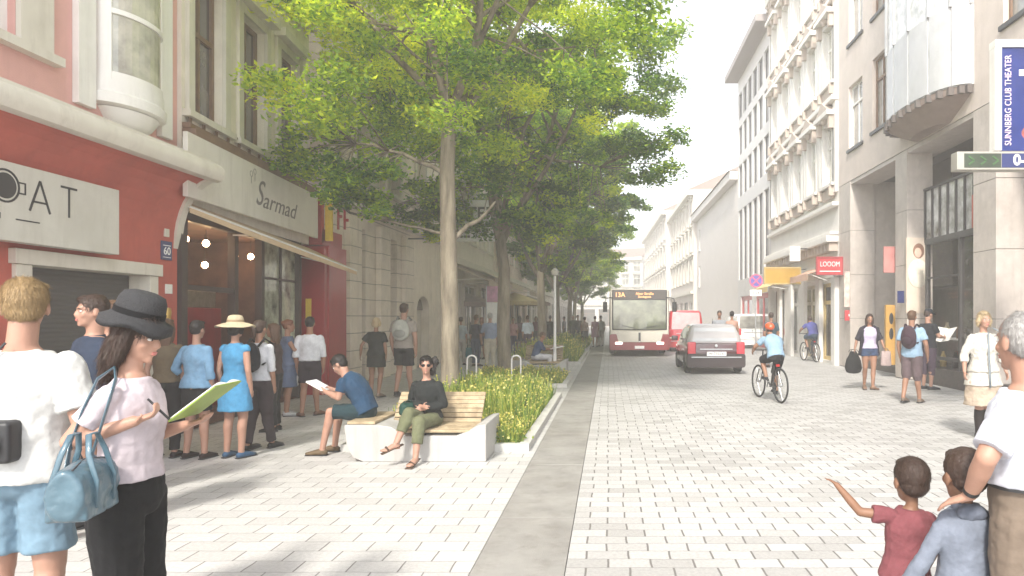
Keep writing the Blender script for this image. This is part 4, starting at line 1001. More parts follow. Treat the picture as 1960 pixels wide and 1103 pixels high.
b = MB(); WC.box(b, -.2, WC.L + .2, 16.003, 16.35, -9, .8); b.build('roof', mat('roof_grey', (.33, .29, .28), .7), gb)

# ------------------------------------------------------------ blank pale house and the far row
WD = Wall(RX, 41.52, RX - .1, 60.0, -1)
pl = mat('blank_render', (.68, .63, .60), .85, .04, 1.5, .2, 40, stain=.12)
hb = building('pale house with a long blank wall and low pitched roof, far right')
b = MB(); WD.face(b, 0, WD.L, 0, 10.6, [(16.4, 17.2, z, z + 1.8) for z in (4.3, 7.4)], .2, 10); b.build('wall', pl, hb)
for z in (4.3, 7.4): window(WD, hb, 16.4, 17.2, z, z + 1.8, MT['white'], MT['glass'], .15, .07, 1, .6)
b = MB(); WD.box(b, 0, WD.L + .3, 10.1, 10.6, .003, .5); b.build('cornice', pl, hb)
b = MB(); 
for (u0, u1) in ((0, WD.L),):
    b.q(WD.P(u0, 10.62, .6), WD.P(u1, 10.62, .6), WD.P(u1, 13.2, -5), WD.P(u0, 13.2, -5)); b.q(WD.P(u0, 10.62, .6), WD.P(u0, 13.2, -5), WD.P(u0, 10.62, -10)); b.q(WD.P(u1, 10.62, .6), WD.P(u1, 13.2, -5), WD.P(u1, 10.62, -10)); b.q(WD.P(u0, 10.62, -10), WD.P(u1, 10.62, -10), WD.P(u1, 13.2, -5), WD.P(u0, 13.2, -5))
rf = b.build('roof', mat('pale_roof', (.36, .30, .28), .8, .12, 3), hb)
b = MB(); WD.box(b, 4, 5.2, 10.6, 13.9, -3, -1.8); b.build('chimney', pl, rf)
row_building('far pale house with three rows of windows beyond the blank wall', Wall(7.5, 60.02, 7.2, 78, -1), 13, (.66, .60, .55), 3, 7, 1.2, 2, seed=6, roof=2)
row_building('farthest pale house on the right closing the street', Wall(6.6, 78.02, 5.8, 110, -1), 14, (.66, .61, .57), 3, 10, 1.3, 2, seed=7, roof=2)
row_building('pale house far away across the end of the street', Wall(5.8, 116, -6.0, 121, -1), 12, (.62, .6, .57), 3, 6, 1.3, 2, seed=8, roof=2)
# ------------------------------------------------------------ vehicles
tyre = MT['rubber']; rim = mat('alloy', (.45, .45, .46), .35, .05, metal=.8)
def wheel(par, x, y, r, w_, name='wheel'):
    M = Matrix.Translation((x, y, r)) @ Matrix.Rotation(PI / 2, 4, 'Y')
    b = MB(); b.lathe((0, 0, 0), [(r * .62, -w_ / 2), (r * .9, -w_ / 2), (r, -w_ * .32), (r, w_ * .32), (r * .9, w_ / 2), (r * .62, w_ / 2)], M=M); o = b.build(name, tyre, par, smooth='auto')
    b = MB(); b.lathe((0, 0, 0), [(.0, -w_ * .36), (r * .63, -w_ * .42), (r * .63, w_ * .42), (0, w_ * .36)], M=M); b.build('rim', rim, o, smooth='auto')
def rring(hw, z0, z1, y, rr=.12, n=5, tum=0, M=None):
    pts = []
    for (cx, cz, a0) in ((hw - rr, z1 - rr, 0), (-(hw - rr), z1 - rr, 90), (-(hw - rr), z0 + rr, 180), (hw - rr, z0 + rr, 270)):
        for k in range(n + 1):
            a = R(a0 + 90 * k / n); z = cz + rr * math.sin(a); x = cx + rr * math.cos(a)
            x *= 1 - tum * max(0, (z - z0) / (z1 - z0)); pts.append(Vector((x, y, z)))
    return pts
def car(label, X, Y, body_m, glass_m, L_=3.9, hw=.85, H_=1.46, cat='car', roof_m=None, van=False):
    r = empty('parked_car' if van else 'car', (X, Y, 0), 0, label, cat)
    b = MB(); sh = .92 if not van else 1.05
    st = [(.0, .36, sh - .22, .93), (.05, .30, sh - .05, .985), (.25, .26, sh, 1), (1.0, .22, sh, 1), (L_ - 1.1, .22, sh - .02, 1), (L_ - .5, .24, sh - .12, .98), (L_ - .12, .27, sh - .25, .93), (L_, .34, sh - .34, .86)]
    b.rings([rring(hw * k, z0, z1, y, .11) for y, z0, z1, k in st]); bo = b.build('body', body_m, r, smooth='auto')
    # greenhouse
    y0, y1 = (.02, L_ - .35) if van else (.22, L_ - 1.05)
    zt = H_
    lev = [(sh - .06, hw * .965, y0, y1), (sh + .22, hw * .90, y0 + .10, y1 - .28), (zt - .10, hw * .80, y0 + .26, y1 - .62), (zt - .02, hw * .72, y0 + .36, y1 - .80), (zt, hw * .55, y0 + .55, y1 - 1.0)]
    if van: lev = [(sh - .06, hw * .98, y0, y1), (sh + .5, hw * .94, y0 + .04, y1 - .5), (zt - .12, hw * .88, y0 + .08, y1 - .8), (zt - .02, hw * .8, y0 + .14, y1 - .9), (zt, hw * .6, y0 + .3, y1 - 1.1)]
    def lr(z, w_, a, c, rr=.16, n=4):
        p = []
        for (cx, cy, a0) in ((w_ - rr, c - rr, 0), (-(w_ - rr), c - rr, 90), (-(w_ - rr), a + rr, 180), (w_ - rr, a + rr, 270)):
            for k in range(n + 1):
                an = R(a0 + 90 * k / n); p.append(Vector((cx + rr * math.cos(an), cy + rr * math.sin(an), z)))
        return p
    b = MB(); b.rings([lr(*l) for l in lev]); b.build('roof', roof_m or body_m, r, smooth='auto')
    # windows, slightly proud strips
    zb, zc = sh + .03, zt - .12
    f = lambda z: [ (lev[0][1] + (lev[2][1] - lev[0][1]) * (z - lev[0][0]) / (lev[2][0] - lev[0][0])), (lev[0][2] + (lev[2][2] - lev[0][2]) * (z - lev[0][0]) / (lev[2][0] - lev[0][0])), (lev[0][3] + (lev[2][3] - lev[0][3]) * (z - lev[0][0]) / (lev[2][0] - lev[0][0]))]
    w0, a0, c0 = f(zb); w1, a1, c1 = f(zc); e = .012
    b = MB(); b.rings([[Vector((-w0 + .13, a0 - e - .02, zb)), Vector((w0 - .13, a0 - e - .02, zb)), Vector((w1 - .10, a1 - e - .01, zc)), Vector((-w1 + .10, a1 - e - .01, zc))], [Vector((-w0 + .13, a0 + .1, zb)), Vector((w0 - .13, a0 + .1, zb)), Vector((w1 - .10, a1 + .1, zc)), Vector((-w1 + .10, a1 + .1, zc))]]); b.build('rear_window', glass_m, r)
    for s_ in (-1, 1):
        b = MB(); b.rings([[Vector((s_ * (w0 + e), a0 + .25, zb)), Vector((s_ * (w0 + e), c0 - .35, zb)), Vector((s_ * (w1 + e), c1 - .25, zc)), Vector((s_ * (w1 + e), a1 + .2, zc))], [Vector((s_ * (w0 - .1), a0 + .25, zb)), Vector((s_ * (w0 - .1), c0 - .35, zb)), Vector((s_ * (w1 - .1), c1 - .25, zc)), Vector((s_ * (w1 - .1), a1 + .2, zc))]]); b.build('side_window', MT['glassdark'], r)
        b = MB(); b.box(s_ * hw - (.0 if s_ > 0 else .20), s_ * hw + (.20 if s_ > 0 else 0), L_ - 1.35, L_ - 1.2, sh - .02, sh + .14); b.build('mirror', body_m, r, bevel=.03)
    tl = mat('tail_lamp', (.55, .02, .04), .25, .1, coat=.5)
    for s_ in (-1, 1):
        x0, x1 = sorted((s_ * (hw - .02), s_ * (hw - .26)))
        b = MB(); b.box(x0, x1, -.022, .20, sh - .34, sh + .02); b.build('tail_lamp', tl, r, bevel=.03)
        b = MB(); b.box(min(s_ * (hw - .06), s_ * (hw - .24)), max(s_ * (hw - .06), s_ * (hw - .24)), -.03, -.0, sh - .42, sh - .355); b.build('reversing_lamp', mat('lamp_clear', (.8, .72, .62), .3), r, bevel=.01)
        for y in (.72, L_ - .80): wheel(r, s_ * (hw - .10), y, .31, .20)
    b = MB(); b.rings([rring(hw * .99, .20, .60, -.055, .08), rring(hw * 1.0, .20, .60, .25, .08)]); b.build('bumper', mat('bumper_dark', (.028, .016, .018), .5, .1) if not van else body_m, r, smooth='auto')
    b = MB(); b.box(-hw * .85, hw * .85, -.068, -.05, .49, .515); b.build('chrome_strip', MT['steel'], r)
    p = MB(); p.box(-.28, .28, -.085, -.055, .54 if not van else .5, .66); pl_ = p.build('number_plate', whs, r)
    text_part('plate_lettering', 'W 7352 K', .105, ink, pl_, frame((0, -.088, .60 if not van else .58), (1, 0, 0), (0, 0, 1)), .001)
    b = MB(); b.box(-hw * .55, hw * .55, -.025, .05, sh - .20, sh - .175); b.build('tailgate_trim', MT['steel'], r)
    b = MB(); b.lathe((0, 0, 0), [(0, 0), (.045, 0), (.04, .015), (0, .02)], M=Matrix.Translation((0, -.01, sh - .09)) @ Matrix.Rotation(PI / 2, 4, 'X')); b.build('emblem', MT['steel'], r, smooth='auto')
    b = MB(); b.tube([(0, y0 + .55, zt - .01), (0, y0 + .50, zt + .16)], .008); b.build('aerial', MT['dark'], r)
    return r
maroon = mat('maroon_paint', (.065, .010, .013), .28, .08, 3, coat=.9)
redp = mat('bright_red_paint', (.50, .025, .04), .3, .06, 3, coat=.8); whp = mat('white_car_paint', (.8, .79, .77), .3, .04, coat=.7)
skygl = mat('sky_tint_glass', (.42, .43, .44), .08, .15, 2, spec=1, coat=.8)  # pale sky reflection painted into the base colour
car('dark maroon hatchback with white roof driving away in the right lane', 3.12, 19.7, maroon, skygl, roof_m=mat('roof_pale', (.40, .38, .38), .2, .05, coat=1))
car('bright red small van with wide rear window ahead of the maroon hatchback', at(1313, 33) , 33, redp, mat('pink_glass', (.55, .38, .38), .15, .2, coat=.6), 4.2, .86, 2.0, 'van', van=True)
car('white van partly hidden beyond the orange-helmeted cyclist', at(1440, 36), 36, whp, MT['glass'], 4.2, .84, 1.85, 'van', van=True)

# bus
bus = empty('city_bus', (at(1224, 28.6), 28.6, 0), 0, 'red and white city bus with lit route number coming towards the camera', 'bus')
busr = mat('bus_red', (.25, .035, .042), .35, .08, 2, coat=.5); busw = mat('bus_cream', (.62, .58, .50), .4, .08, 2, coat=.3); busd = mat('bus_dark', (.03, .027, .027), .35, .2, 2, coat=.5)
hw = 1.25
b = MB(); b.rings([rring(hw * .97, .32, 2.78, 0, .12), rring(hw, .30, 2.86, .12, .12), rring(hw, .30, 2.86, 12, .12)]); b.build('body', busw, bus, smooth='auto')
b = MB(); b.rings([rring(hw + .01, .28, .95, -.05, .10), rring(hw + .012, .28, .95, 12.02, .10)]); b.build('skirt', busr, bus, smooth='auto')
b = MB(); b.rings([[Vector((x * hw * .80 * (1 if z > .8 else .88), y, z)) for x, z in ((-1, .62), (1, .62), (1, 1.05), (-1, 1.05))] for y in (-.075, -.02)]); b.build('front_panel', busw, bus)
b = MB(); b.box(-hw * .93, hw * .93, -.03, .05, 1.12, 2.82); b.build('front_surround', busd, bus, bevel=.04)
bgl = mat('windscreen', (.035, .038, .03), .06, .7, 1.6, col2=(.13, .145, .09), spec=1, coat=1)
b = MB(); n = 8; b.rings([[Vector((hw * .88 * (2 * k / n - 1), -.05 - .04 * math.sin(PI * k / n), z)) for k in range(n + 1)] + [Vector((hw * .88, 0, z)), Vector((-hw * .88, 0, z))] for z in (1.16, 2.38)]); b.build('windscreen', bgl, bus)
b = MB(); b.box(-hw * .88, hw * .88, -.055, -.01, 2.42, 2.78); dp = b.build('destination_display', mat('display_black', (.05, .035, .03), .3, coat=.6), bus)
amb = mat('amber_leds', (1, .45, .2), .5, 0, emit=(1, .38, .16), es=.4)
text_part('route_number', '13A', .26, amb, dp, frame((-hw * .66, -.062, 2.60), (1, 0, 0), (0, 0, 1)), .002, weight=.006)
text_part('destination', 'Alser Straße', .15, amb, dp, frame((hw * .17, -.062, 2.65), (1, 0, 0), (0, 0, 1)), .002, weight=.003)
text_part('destination', 'Skodagasse', .12, amb, dp, frame((hw * .17, -.062, 2.52), (1, 0, 0), (0, 0, 1)), .002, weight=.003)
hl = mat('headlamp', (.9, .85, .75), .2, 0, emit=(1, .92, .8), es=1.2)
for s_ in (-1, 1):
    b = MB(); b.box(min(s_ * .72, s_ * 1.02), max(s_ * .72, s_ * 1.02), -.09, -.03, .52, .62); b.build('headlamp', hl, bus, bevel=.02)
    b = MB(); b.tube([(s_ * hw * .9, 0, 2.5), (s_ * (hw + .18), -.18, 2.45), (s_ * (hw + .20), -.2, 2.3)], .02); b.rings([rring(.09, 1.85, 2.3, y, .04) for y in (-.26, -.16)]) if False else b.box(s_ * (hw + .20) - .09, s_ * (hw + .20) + .09, -.26, -.16, 1.88, 2.30); b.build('mirror', MT['black'], bus, bevel=.02)
    for y in (2.4, 8.8): wheel(bus, s_ * (hw - .12), y, .46, .28)
    for k in range(6): 
        b = MB(); b.box(min(s_ * (hw - .02), s_ * (hw + .012)), max(s_ * (hw - .02), s_ * (hw + .012)), .8 + k * 1.85, 2.45 + k * 1.85, 1.15, 2.4); b.build('side_window', busd, bus)
b = MB(); b.box(-.02, .02, -.085, -.07, .62, 1.05); b.box(-.2, .2, -.09, -.06, .34, .46); b.build('number_plate', whs, bus)
b = MB(); b.box(-.045, .045, -.095, -.077, .66, 1.02); b.build('centre_trim', busd, bus)
for s_ in (-1, 1):
    b = MB(); b.tube([(s_ * .15, -.10, 1.20), (s_ * .75, -.11, 1.32)], .012); b.build('wiper', MT['black'], bus)

# ------------------------------------------------------------ bicycles
def bicycle(label, X, Y, yaw, col, scale=1):
    r = empty('bicycle', (X, Y, 0), yaw, label, 'bicycle', None, scale)
    wr = .34
    def wh(y):
        M = Matrix.Translation((0, y, wr)) @ Matrix.Rotation(PI / 2, 4, 'Y')
        b = MB(); n = 36; rs = []
        for k in range(n):
            a = 2 * PI * k / n; c = Vector((wr * math.cos(a), wr * math.sin(a), 0)); u = Vector((math.cos(a), math.sin(a), 0))
            rs.append([M @ (c + u * .022 * math.cos(2 * PI * j / 8) - u * .022 + Vector((0, 0, .018 * math.sin(2 * PI * j / 8)))) for j in range(8)])
        b.rings(rs, closed=True); o = b.build('wheel', tyre, r, smooth=True)
        b = MB()
        for k in range(18):
            a = 2 * PI * k / 18; b.tube([M @ Vector((.02 * math.cos(a + .6), .02 * math.sin(a + .6), .02 * (-1) ** k)), M @ Vector(((wr - .04) * math.cos(a), (wr - .04) * math.sin(a), 0))], .0022, 4)
        b.lathe((0, 0, 0), [(0, -.05), (.02, -.05), (.02, .05), (0, .05)], n=10, M=M); b.build('spokes', MT['steel'], o)
    wh(0); wh(1.03)
    fm = mat('frame_paint', col, .35, .05, coat=.5); b = MB()
    BB = (0, .43, .28); ST = (0, .27, .80); HT = (0, .83, .84); HB = (0, .88, .62)
    for p, q, rr in ((BB, ST, .017), (ST, HT, .016), (BB, HB, .019), (HT, HB, .02)): b.tube([p, q], rr)
    for s_ in (-.05, .05): b.tube([(s_, 0, wr), (s_ * .6, .43, .28)], .009); b.tube([(s_, 0, wr), (s_ * .4, .27, .78)], .008); b.tube([(s_, 1.03, wr), (s_ * .8, .90, .60)], .011)
    b.build('frame', fm, r, smooth=True)
    b = MB(); b.tube([(0, .27, .78), (0, .255, .90)], .013); b.build('seat_post', MT['steel'], r)
    b = MB(); b.loft([(0, .12, .91), (0, .20, .925), (0, .30, .92), (0, .40, .915)], [(.06, .02), (.075, .025), (.035, .02), (.02, .012)]); b.build('saddle', MT['black'], r, smooth=True)
    b = MB(); b.tube([(0, .83, .84), (0, .81, .98)], .014); b.tube([(-.27, .72, 1.0), (-.15, .82, .99), (.15, .82, .99), (.27, .72, 1.0)], .012); b.build('handlebar', MT['black'], r, smooth=True)
    b = MB(); b.lathe((0, 0, 0), [(0, -.006), (.09, -.006), (.09, .006), (0, .006)], M=Matrix.Translation((.07, .43, .28)) @ Matrix.Rotation(PI / 2, 4, 'Y')); b.tube([(.085, .43, .28), (.085, .50, .13)], .01); b.tube([(-.085, .43, .28), (-.085, .36, .43)], .01)
    b.box(.09, .18, .46, .54, .115, .135); b.box(-.18, -.09, .32, .40, .42, .44); b.build('crankset', MT['dark'], r)
    b = MB(); b.box(-.03, .03, .10, .14, .70, .74); b.build('rear_light', mat('rear_light', (.5, .02, .02), .3), r)
    return r
BX, BY, BYAW = 3.30, 13.05, R(11)
bicycle('black road bicycle ridden by the cyclist with the orange helmet', BX, BY, BYAW, (.02, .02, .022))
B2X, B2Y = at(1562, 25), 25
bicycle('bicycle ridden by the far cyclist in violet beside the shops', B2X, B2Y, R(8), (.05, .06, .07), 1.05)
# ------------------------------------------------------------ benches
slat_m = mat('bench_timber', (.25, .18, .10), .75, .22, 7, .4, 40, streak=False, col2=(.38, .30, .19))
bc = mat('cast_concrete', (.40, .39, .37), .75, .07, 2.5, .2, 80, stain=.35)
def bench(label, x0, x1, y0, dp=.95, arm=.30, sc_=1.0, bh=.80, name='bench'):
    r = empty(name, ((x0 + x1) / 2, y0, 0), 0, label, 'bench', 'slatted benches on white concrete blocks')
    w_ = (x1 - x0) / 2; b = MB()
    # block with a scooped right end and a curved left arm
    n = 10
    prof = [(-w_, .02), (-w_ + .02, .0)]
    def outline():
        p = [(-w_ + .22, 0), (-w_ + .10, .05), (-w_ + .03, .16), (-w_, .38), (-w_, .42), (-w_ + arm + .10, .42), (-w_ + arm + .24, .40), (-w_ + arm + .40, .30)]
        p += [(w_ - .34, .30), (w_ - .20, .36), (w_ - .08, .42), (w_, .43), (w_, 0)]
        return p
    ring = outline()
    b.rings([[Vector((x, y, z)) for x, z in ring] for y in (0, dp)])
    b.build('concrete_base', bc, r, bevel=.012)
    k = 0; xa, xb = -w_ + .36, w_ - .14
    b = MB(); b.box(-w_ + .02, -w_ + .34, .04, dp - .04, .423, .455); b.build('side_seat', slat_m, r, bevel=.006)
    for i in range(13):     # seat then reclining back, gently curved
        t = i / 12
        if t < .45: y = .03 + t / .45 * .42; z = .335 + .05 * t; 
        else:
            s_ = (t - .45) / .55; y = .45 + .33 * s_; z = .36 + (bh - .36) * s_ ** .9
        sl_ = 0 if t < .45 else R(54)
        M = Matrix.Translation((0, y, z)) @ Matrix.Rotation(sl_, 4, 'X')
        b = MB(); b.box(xa + (0 if t < .45 else .06), xb, -.028, .028, 0, .032, M); b.build('slat', slat_m, r, bevel=.005)
    b = MB()
    for x in (xa + .15, (xa + xb) / 2, xb - .15): b.tube([(x, .05, .30), (x, .46, .33), (x, .82, bh - .03)], .018)
    for x in (xa + .15, (xa + xb) / 2, xb - .15): b.tube([(x, .80, bh - .05), (x, .90, .05)], .018)
    b.build('support', MT['dark'], r)
    return r
bench('front slatted timber bench on a white concrete block with two people', -3.02, -1.40, 7.75, bh=.68)
bench('far slatted timber bench where the reader sits, beyond the second tree', at(975, 19.6), at(1085, 19.6), 19.4)
# white bicycle hoops
def hoop(X, Y, label):
    r = empty('bicycle_hoop', (X, Y, 0), R(8), label, 'bicycle stand', 'white bicycle hoops by the planting beds')
    b = MB(); pts = [(-.10, 0, 0), (-.10, 0, .72)] + [(-.10 + .10 - .10 * math.cos(a), 0, .72 + .08 * math.sin(a)) for a in [PI * k / 6 for k in range(1, 6)]] + [(.10, 0, .72), (.10, 0, 0)]
    b.tube(pts, .018, 10); b.build('tube', whs, r, smooth=True)
    b = MB(); 
    for x in (-.1, .1): b.lathe((x, 0, 0), [(0, 0), (.045, 0), (.045, .012), (0, .015)])
    b.build('base_plate', MT['steel'], r)
hoop(at(903, 15.2), 15.2, 'white bicycle hoop beside the nearest trunk')
hoop(at(988, 15.2), 15.2, 'white bicycle hoop in front of the second trunk')
# white lamp post
r = empty('street_pole', (at(1062, 19.8), 19.8, 0), 0, 'thin white street pole standing at the end of the far bench', 'pole')
b = MB(); b.lathe((0, 0, 0), [(.0, 0), (.09, 0), (.09, .03), (.05, .06), (.05, .5), (.042, 1.0), (.035, 2.85), (0, 2.9)]); b.build('shaft', whs, r, smooth='auto')
b = MB(); b.lathe((0, 0, 0), [(0, 2.85), (.10, 2.9), (.12, 3.0), (.06, 3.08), (0, 3.1)]); b.build('lamp_head', MT['glasspale'], r, smooth='auto')
# small cafe tables/stands on the far left pavement
def cafe_table(X, Y, label):
    r = empty('cafe_table', (X, Y, 0), 0, label, 'table', 'cafe tables on the left pavement')
    b = MB(); b.lathe((0, 0, 0), [(0, .72), (.35, .72), (.35, .745), (0, .745)]); b.build('tabletop', brown_w, r)
    b = MB(); b.lathe((0, 0, 0), [(.22, 0), (.22, .02), (.03, .05), (.03, .72)]); b.build('pedestal', MT['dark'], r)
cafe_table(at(905, 29), 29, 'small brown cafe table under the dark parasol')
cafe_table(at(990, 32.5), 32.5, 'small brown cafe table under the mustard parasol')
# haze
b = MB(); b.box(-60, 60, -8, 330, -1.02, 22)
hz = b.build('haze', None)
hm, nt, bb = _new('haze_volume'); nt.nodes.remove(bb)
pv = nt.nodes.new('ShaderNodeVolumePrincipled'); pv.inputs['Color'].default_value = (1, .985, .96, 1); pv.inputs['Density'].default_value = .0062; pv.inputs['Anisotropy'].default_value = .2
nt.links.new(pv.outputs[0], nt.nodes['Material Output'].inputs['Volume'])
hz.data.materials.clear(); hz.data.materials.append(hm); tag(hz, kind='stuff')
# ------------------------------------------------------------ people
MALE = [(-.24, .07, .075), (-.20, .115, .09), (-.08, .160, .112), (.05, .160, .112), (.22, .145, .102), (.42, .152, .108), (.62, .170, .118), (.76, .176, .110), (.87, .150, .092), (.94, .090, .070), (1.0, .060, .058)]
FEM = [(-.24, .07, .075), (-.20, .12, .095), (-.08, .168, .116), (.05, .158, .110), (.24, .122, .090), (.42, .130, .098), (.60, .148, .118), (.74, .152, .104), (.86, .132, .085), (.94, .075, .060), (1.0, .050, .050)]
KID = [(-.24, .07, .07), (-.20, .11, .09), (-.08, .145, .112), (.05, .142, .112), (.22, .135, .108), (.42, .138, .11), (.62, .150, .112), (.76, .155, .105), (.87, .130, .088), (.94, .080, .065), (1.0, .052, .052)]
def V3(p): return Vector(p)
def interp(tab, t):
    for a, c in zip(tab, tab[1:]):
        if t <= c[0]:
            k = (t - a[0]) / (c[0] - a[0]); return (a[1] + (c[1] - a[1]) * k, a[2] + (c[2] - a[2]) * k)
    return tab[-1][1:]
_folds = {}
def foldtex(scale):
    if scale not in _folds:
        t = bpy.data.textures.new('folds', 'CLOUDS'); t.noise_scale = scale; t.noise_depth = 2; _folds[scale] = t
    return _folds[scale]
def remeshed(mb, name, m, parent, vox, smooth=4, folds=0, fscale=.09, cuts=()):
    me = bpy.data.meshes.new(name); me.from_pydata(mb.v, [], mb.f); me.update()
    bm = bmesh.new(); bm.from_mesh(me); bmesh.ops.recalc_face_normals(bm, faces=bm.faces); bm.to_mesh(me); bm.free()
    o = bpy.data.objects.new(name, me); COL.objects.link(o)
    rm = o.modifiers.new('r', 'REMESH'); rm.mode = 'VOXEL'; rm.voxel_size = vox; rm.use_smooth_shade = True
    sm = o.modifiers.new('s', 'SMOOTH'); sm.factor = .5; sm.iterations = smooth
    if folds:
        d = o.modifiers.new('d', 'DISPLACE'); d.texture = foldtex(fscale); d.strength = folds; d.mid_level = .5; d.texture_coords = 'LOCAL'
        d = o.modifiers.new('d', 'DISPLACE'); d.texture = foldtex(fscale * .35); d.strength = folds * .35; d.mid_level = .5; d.texture_coords = 'LOCAL'
    dg = bpy.context.evaluated_depsgraph_get()
    nm = bpy.data.meshes.new_from_object(o.evaluated_get(dg)); bpy.data.objects.remove(o); bpy.data.meshes.remove(me)
    nm.materials.clear(); nm.materials.append(m)
    nm.polygons.foreach_set('use_smooth', [True] * len(nm.polygons))
    ob = bpy.data.objects.new(name, nm); COL.objects.link(ob); ob.parent = parent
    return ob
SK = {'fair': (.50, .28, .20), 'tan': (.40, .21, .135), 'brown': (.27, .14, .085), 'dark': (.16, .08, .05)}
HC = {'black': (.022, .018, .017), 'dark': (.06, .035, .025), 'brown': (.13, .07, .04), 'blond': (.40, .27, .13), 'grey': (.48, .46, .44), 'red': (.2, .07, .03), 'straw': (.55, .42, .25)}
eye_w = None
def person(label, X, Y, H=1.7, yaw=0, sex='m', sk='fair', hair=('short', 'dark'), top=None, bottom=None, shoe=(.05, .04, .04),
           joints=None, lean=(0, 0, 0), seat=None, head=(0, 0, 0), vox=.014, kid=False, group='people on the street', grip=None, hatf=None, face=False, z=0, fat=1.0, hs=1.0, curl=(.5, .5), tilt=0, cat='person', hn=None, sleeves=None, belt=False, waist=.16):
    """yaw degrees: 0 = seen from behind (facing away from camera), 180 = facing the camera, 90 = facing left"""
    s = H / 1.70
    r = empty('person', (X, Y, z), R(yaw), label, cat, group, s)
    tab = KID if kid else (MALE if sex == 'm' else FEM)
    P = V3((0, 0, .93)); N = V3((0, 0, 1.43))
    J = dict(hipL=(-.088, 0, .90), hipR=(.088, 0, .90), kneeL=(-.095, .02, .49), kneeR=(.095, .02, .49), ankL=(-.10, -.02, .085), ankR=(.10, -.02, .085), toeL=(-.125, .13, .03), toeR=(.125, .13, .03))
    if seat is not None:
        P = V3((0, 0, seat + .09)); N = P + V3((0, .03, .49))
        J.update(hipL=(-.09, .02, P.z - .02), hipR=(.09, .02, P.z - .02), kneeL=(-.11, .44, seat + .06), kneeR=(.11, .44, seat + .06), ankL=(-.11, .42, .085), ankR=(.11, .42, .085), toeL=(-.125, .57, .03), toeR=(.125, .57, .03))
    N = N + V3(lean)
    sp = (N - P).normalized(); spx = V3((1, 0, 0)); spx = (spx - sp * sp.dot(spx)).normalized(); spy = sp.cross(spx)
    if tilt: spx = (spx * math.cos(tilt) + sp * math.sin(tilt)).normalized()
    shw = {'m': .172, 'f': .148}[sex] * (.86 if kid else 1)
    SL = N - sp * .080 - spx * shw; SR = N - sp * .080 + spx * shw
    J.setdefault('elL', SL + V3((-.055, -.03, -.275))); J.setdefault('elR', SR + V3((.055, -.03, -.275)))
    J.update({k: v for k, v in (joints or {}).items()})
    J = {k: V3(v) for k, v in J.items()}
    if 'wrL' not in J: J['wrL'] = J['elL'] + V3((.01, .07, -.24))
    if 'wrR' not in J: J['wrR'] = J['elR'] + V3((-.01, .07, -.24))
    ak = .84 if sex == 'f' or kid else 1.0
    def torso(b, inf, t0, t1, tb=tab, hem=0):
        ts = [t0] + [x[0] for x in tb if t0 < x[0] < t1] + [t1]; pts = []; rad = []
        for t in ts:
            rx, ry = interp(tb, t)
            if .1 < t < .6: rx *= fat; ry *= 1 + (fat - 1) * 1.4
            c = P + (N - P) * t
            if seat is not None or (N - P).y > .12: c = c - V3((0, 1, 0)) * (N - P).y * .9 * max(0, min(1, t)) * (1 - max(0, min(1, t)))
            c = c + V3((0, .008, 0)); k = hem * max(0, 1 - (t - t0) / .3)
            pts.append(c); rad.append((rx + inf + k, ry + inf + k))
        b.loft(pts, rad, n=18, xd=spx)
    def armf(b, side, inf, frac=2.0, flare=0):
        S, E, W_ = (SL, J['elL'], J['wrL']) if side < 0 else (SR, J['elR'], J['wrR'])
        b.loft([N - sp * .045, N - sp * .045 + (S - N) * .5, S - (S - N) * .05], [(.050 * ak + inf, .044 * ak + inf), (.050 * ak + inf, .044 * ak + inf), (.048 * ak + inf, .048 * ak + inf)], n=10)
        b.ell(S, (.052 * ak + inf, .050 * ak + inf, .050 * ak + inf), n=10, h=7)
        f = min(frac, 1.0); e = S.lerp(E, f); mid = S.lerp(E, f * .5)
        b.loft([S, mid, e], [.053 * ak + inf, .050 * ak + inf + flare * .5, .044 * ak + inf + flare if f < 1 else .042 * ak + inf], n=12)
        if frac > 1:
            g = frac - 1; e2 = E.lerp(W_, g); b.ell(E, (.043 * ak + inf,) * 3, n=10, h=7)
            b.loft([E, E.lerp(W_, g * .35), e2], [.041 * ak + inf, .042 * ak + inf + flare * .5, (.042 + (.027 - .042) * g) * ak + inf + flare], n=12)
    def legf(b, side, inf, frac=2.0, bag=0):
        h, k, a = [J[x + ('L' if side < 0 else 'R')] for x in ('hip', 'knee', 'ank')]
        lk = 1.0 if not kid else .95
        b.ell(h, (.090 * lk + inf,) * 3, n=12, h=8)
        f = min(frac, 1); e = h.lerp(k, f)
        b.loft([h, h.lerp(e, .35), h.lerp(e, .75), e], [(.090 * lk + inf, .095 * lk + inf), (.086 * lk + inf, .090 * lk + inf), (.086 + (.062 - .086) * f * .8) * lk + inf + bag * .5, ((.088 + (.057 - .088) * f) * lk + inf + bag)], n=14)
        if frac > 1:
            g = frac - 1; b.ell(k, (.056 * lk + inf + bag * .6,) * 3, n=12, h=8)
            cb = V3((0, -.014, 0)) if seat is None else V3((0, -.008, 0))
            pts = [k, k.lerp(a, .28 * g) + cb, k.lerp(a, .6 * g), k.lerp(a, g)]
            rr = [.054, .056, .045 if g > .5 else .055, .036 if g > .8 else .05]
            b.loft(pts, [max(x * lk + inf, (.05 + bag) if bag else 0) for x in rr], n=14)
    # ---- body, one continuous surface
    b = MB(); torso(b, 0, -.24, 1.0)
    b.ell(P + V3((0, -.01, -.03)), (.155, .115, .11))
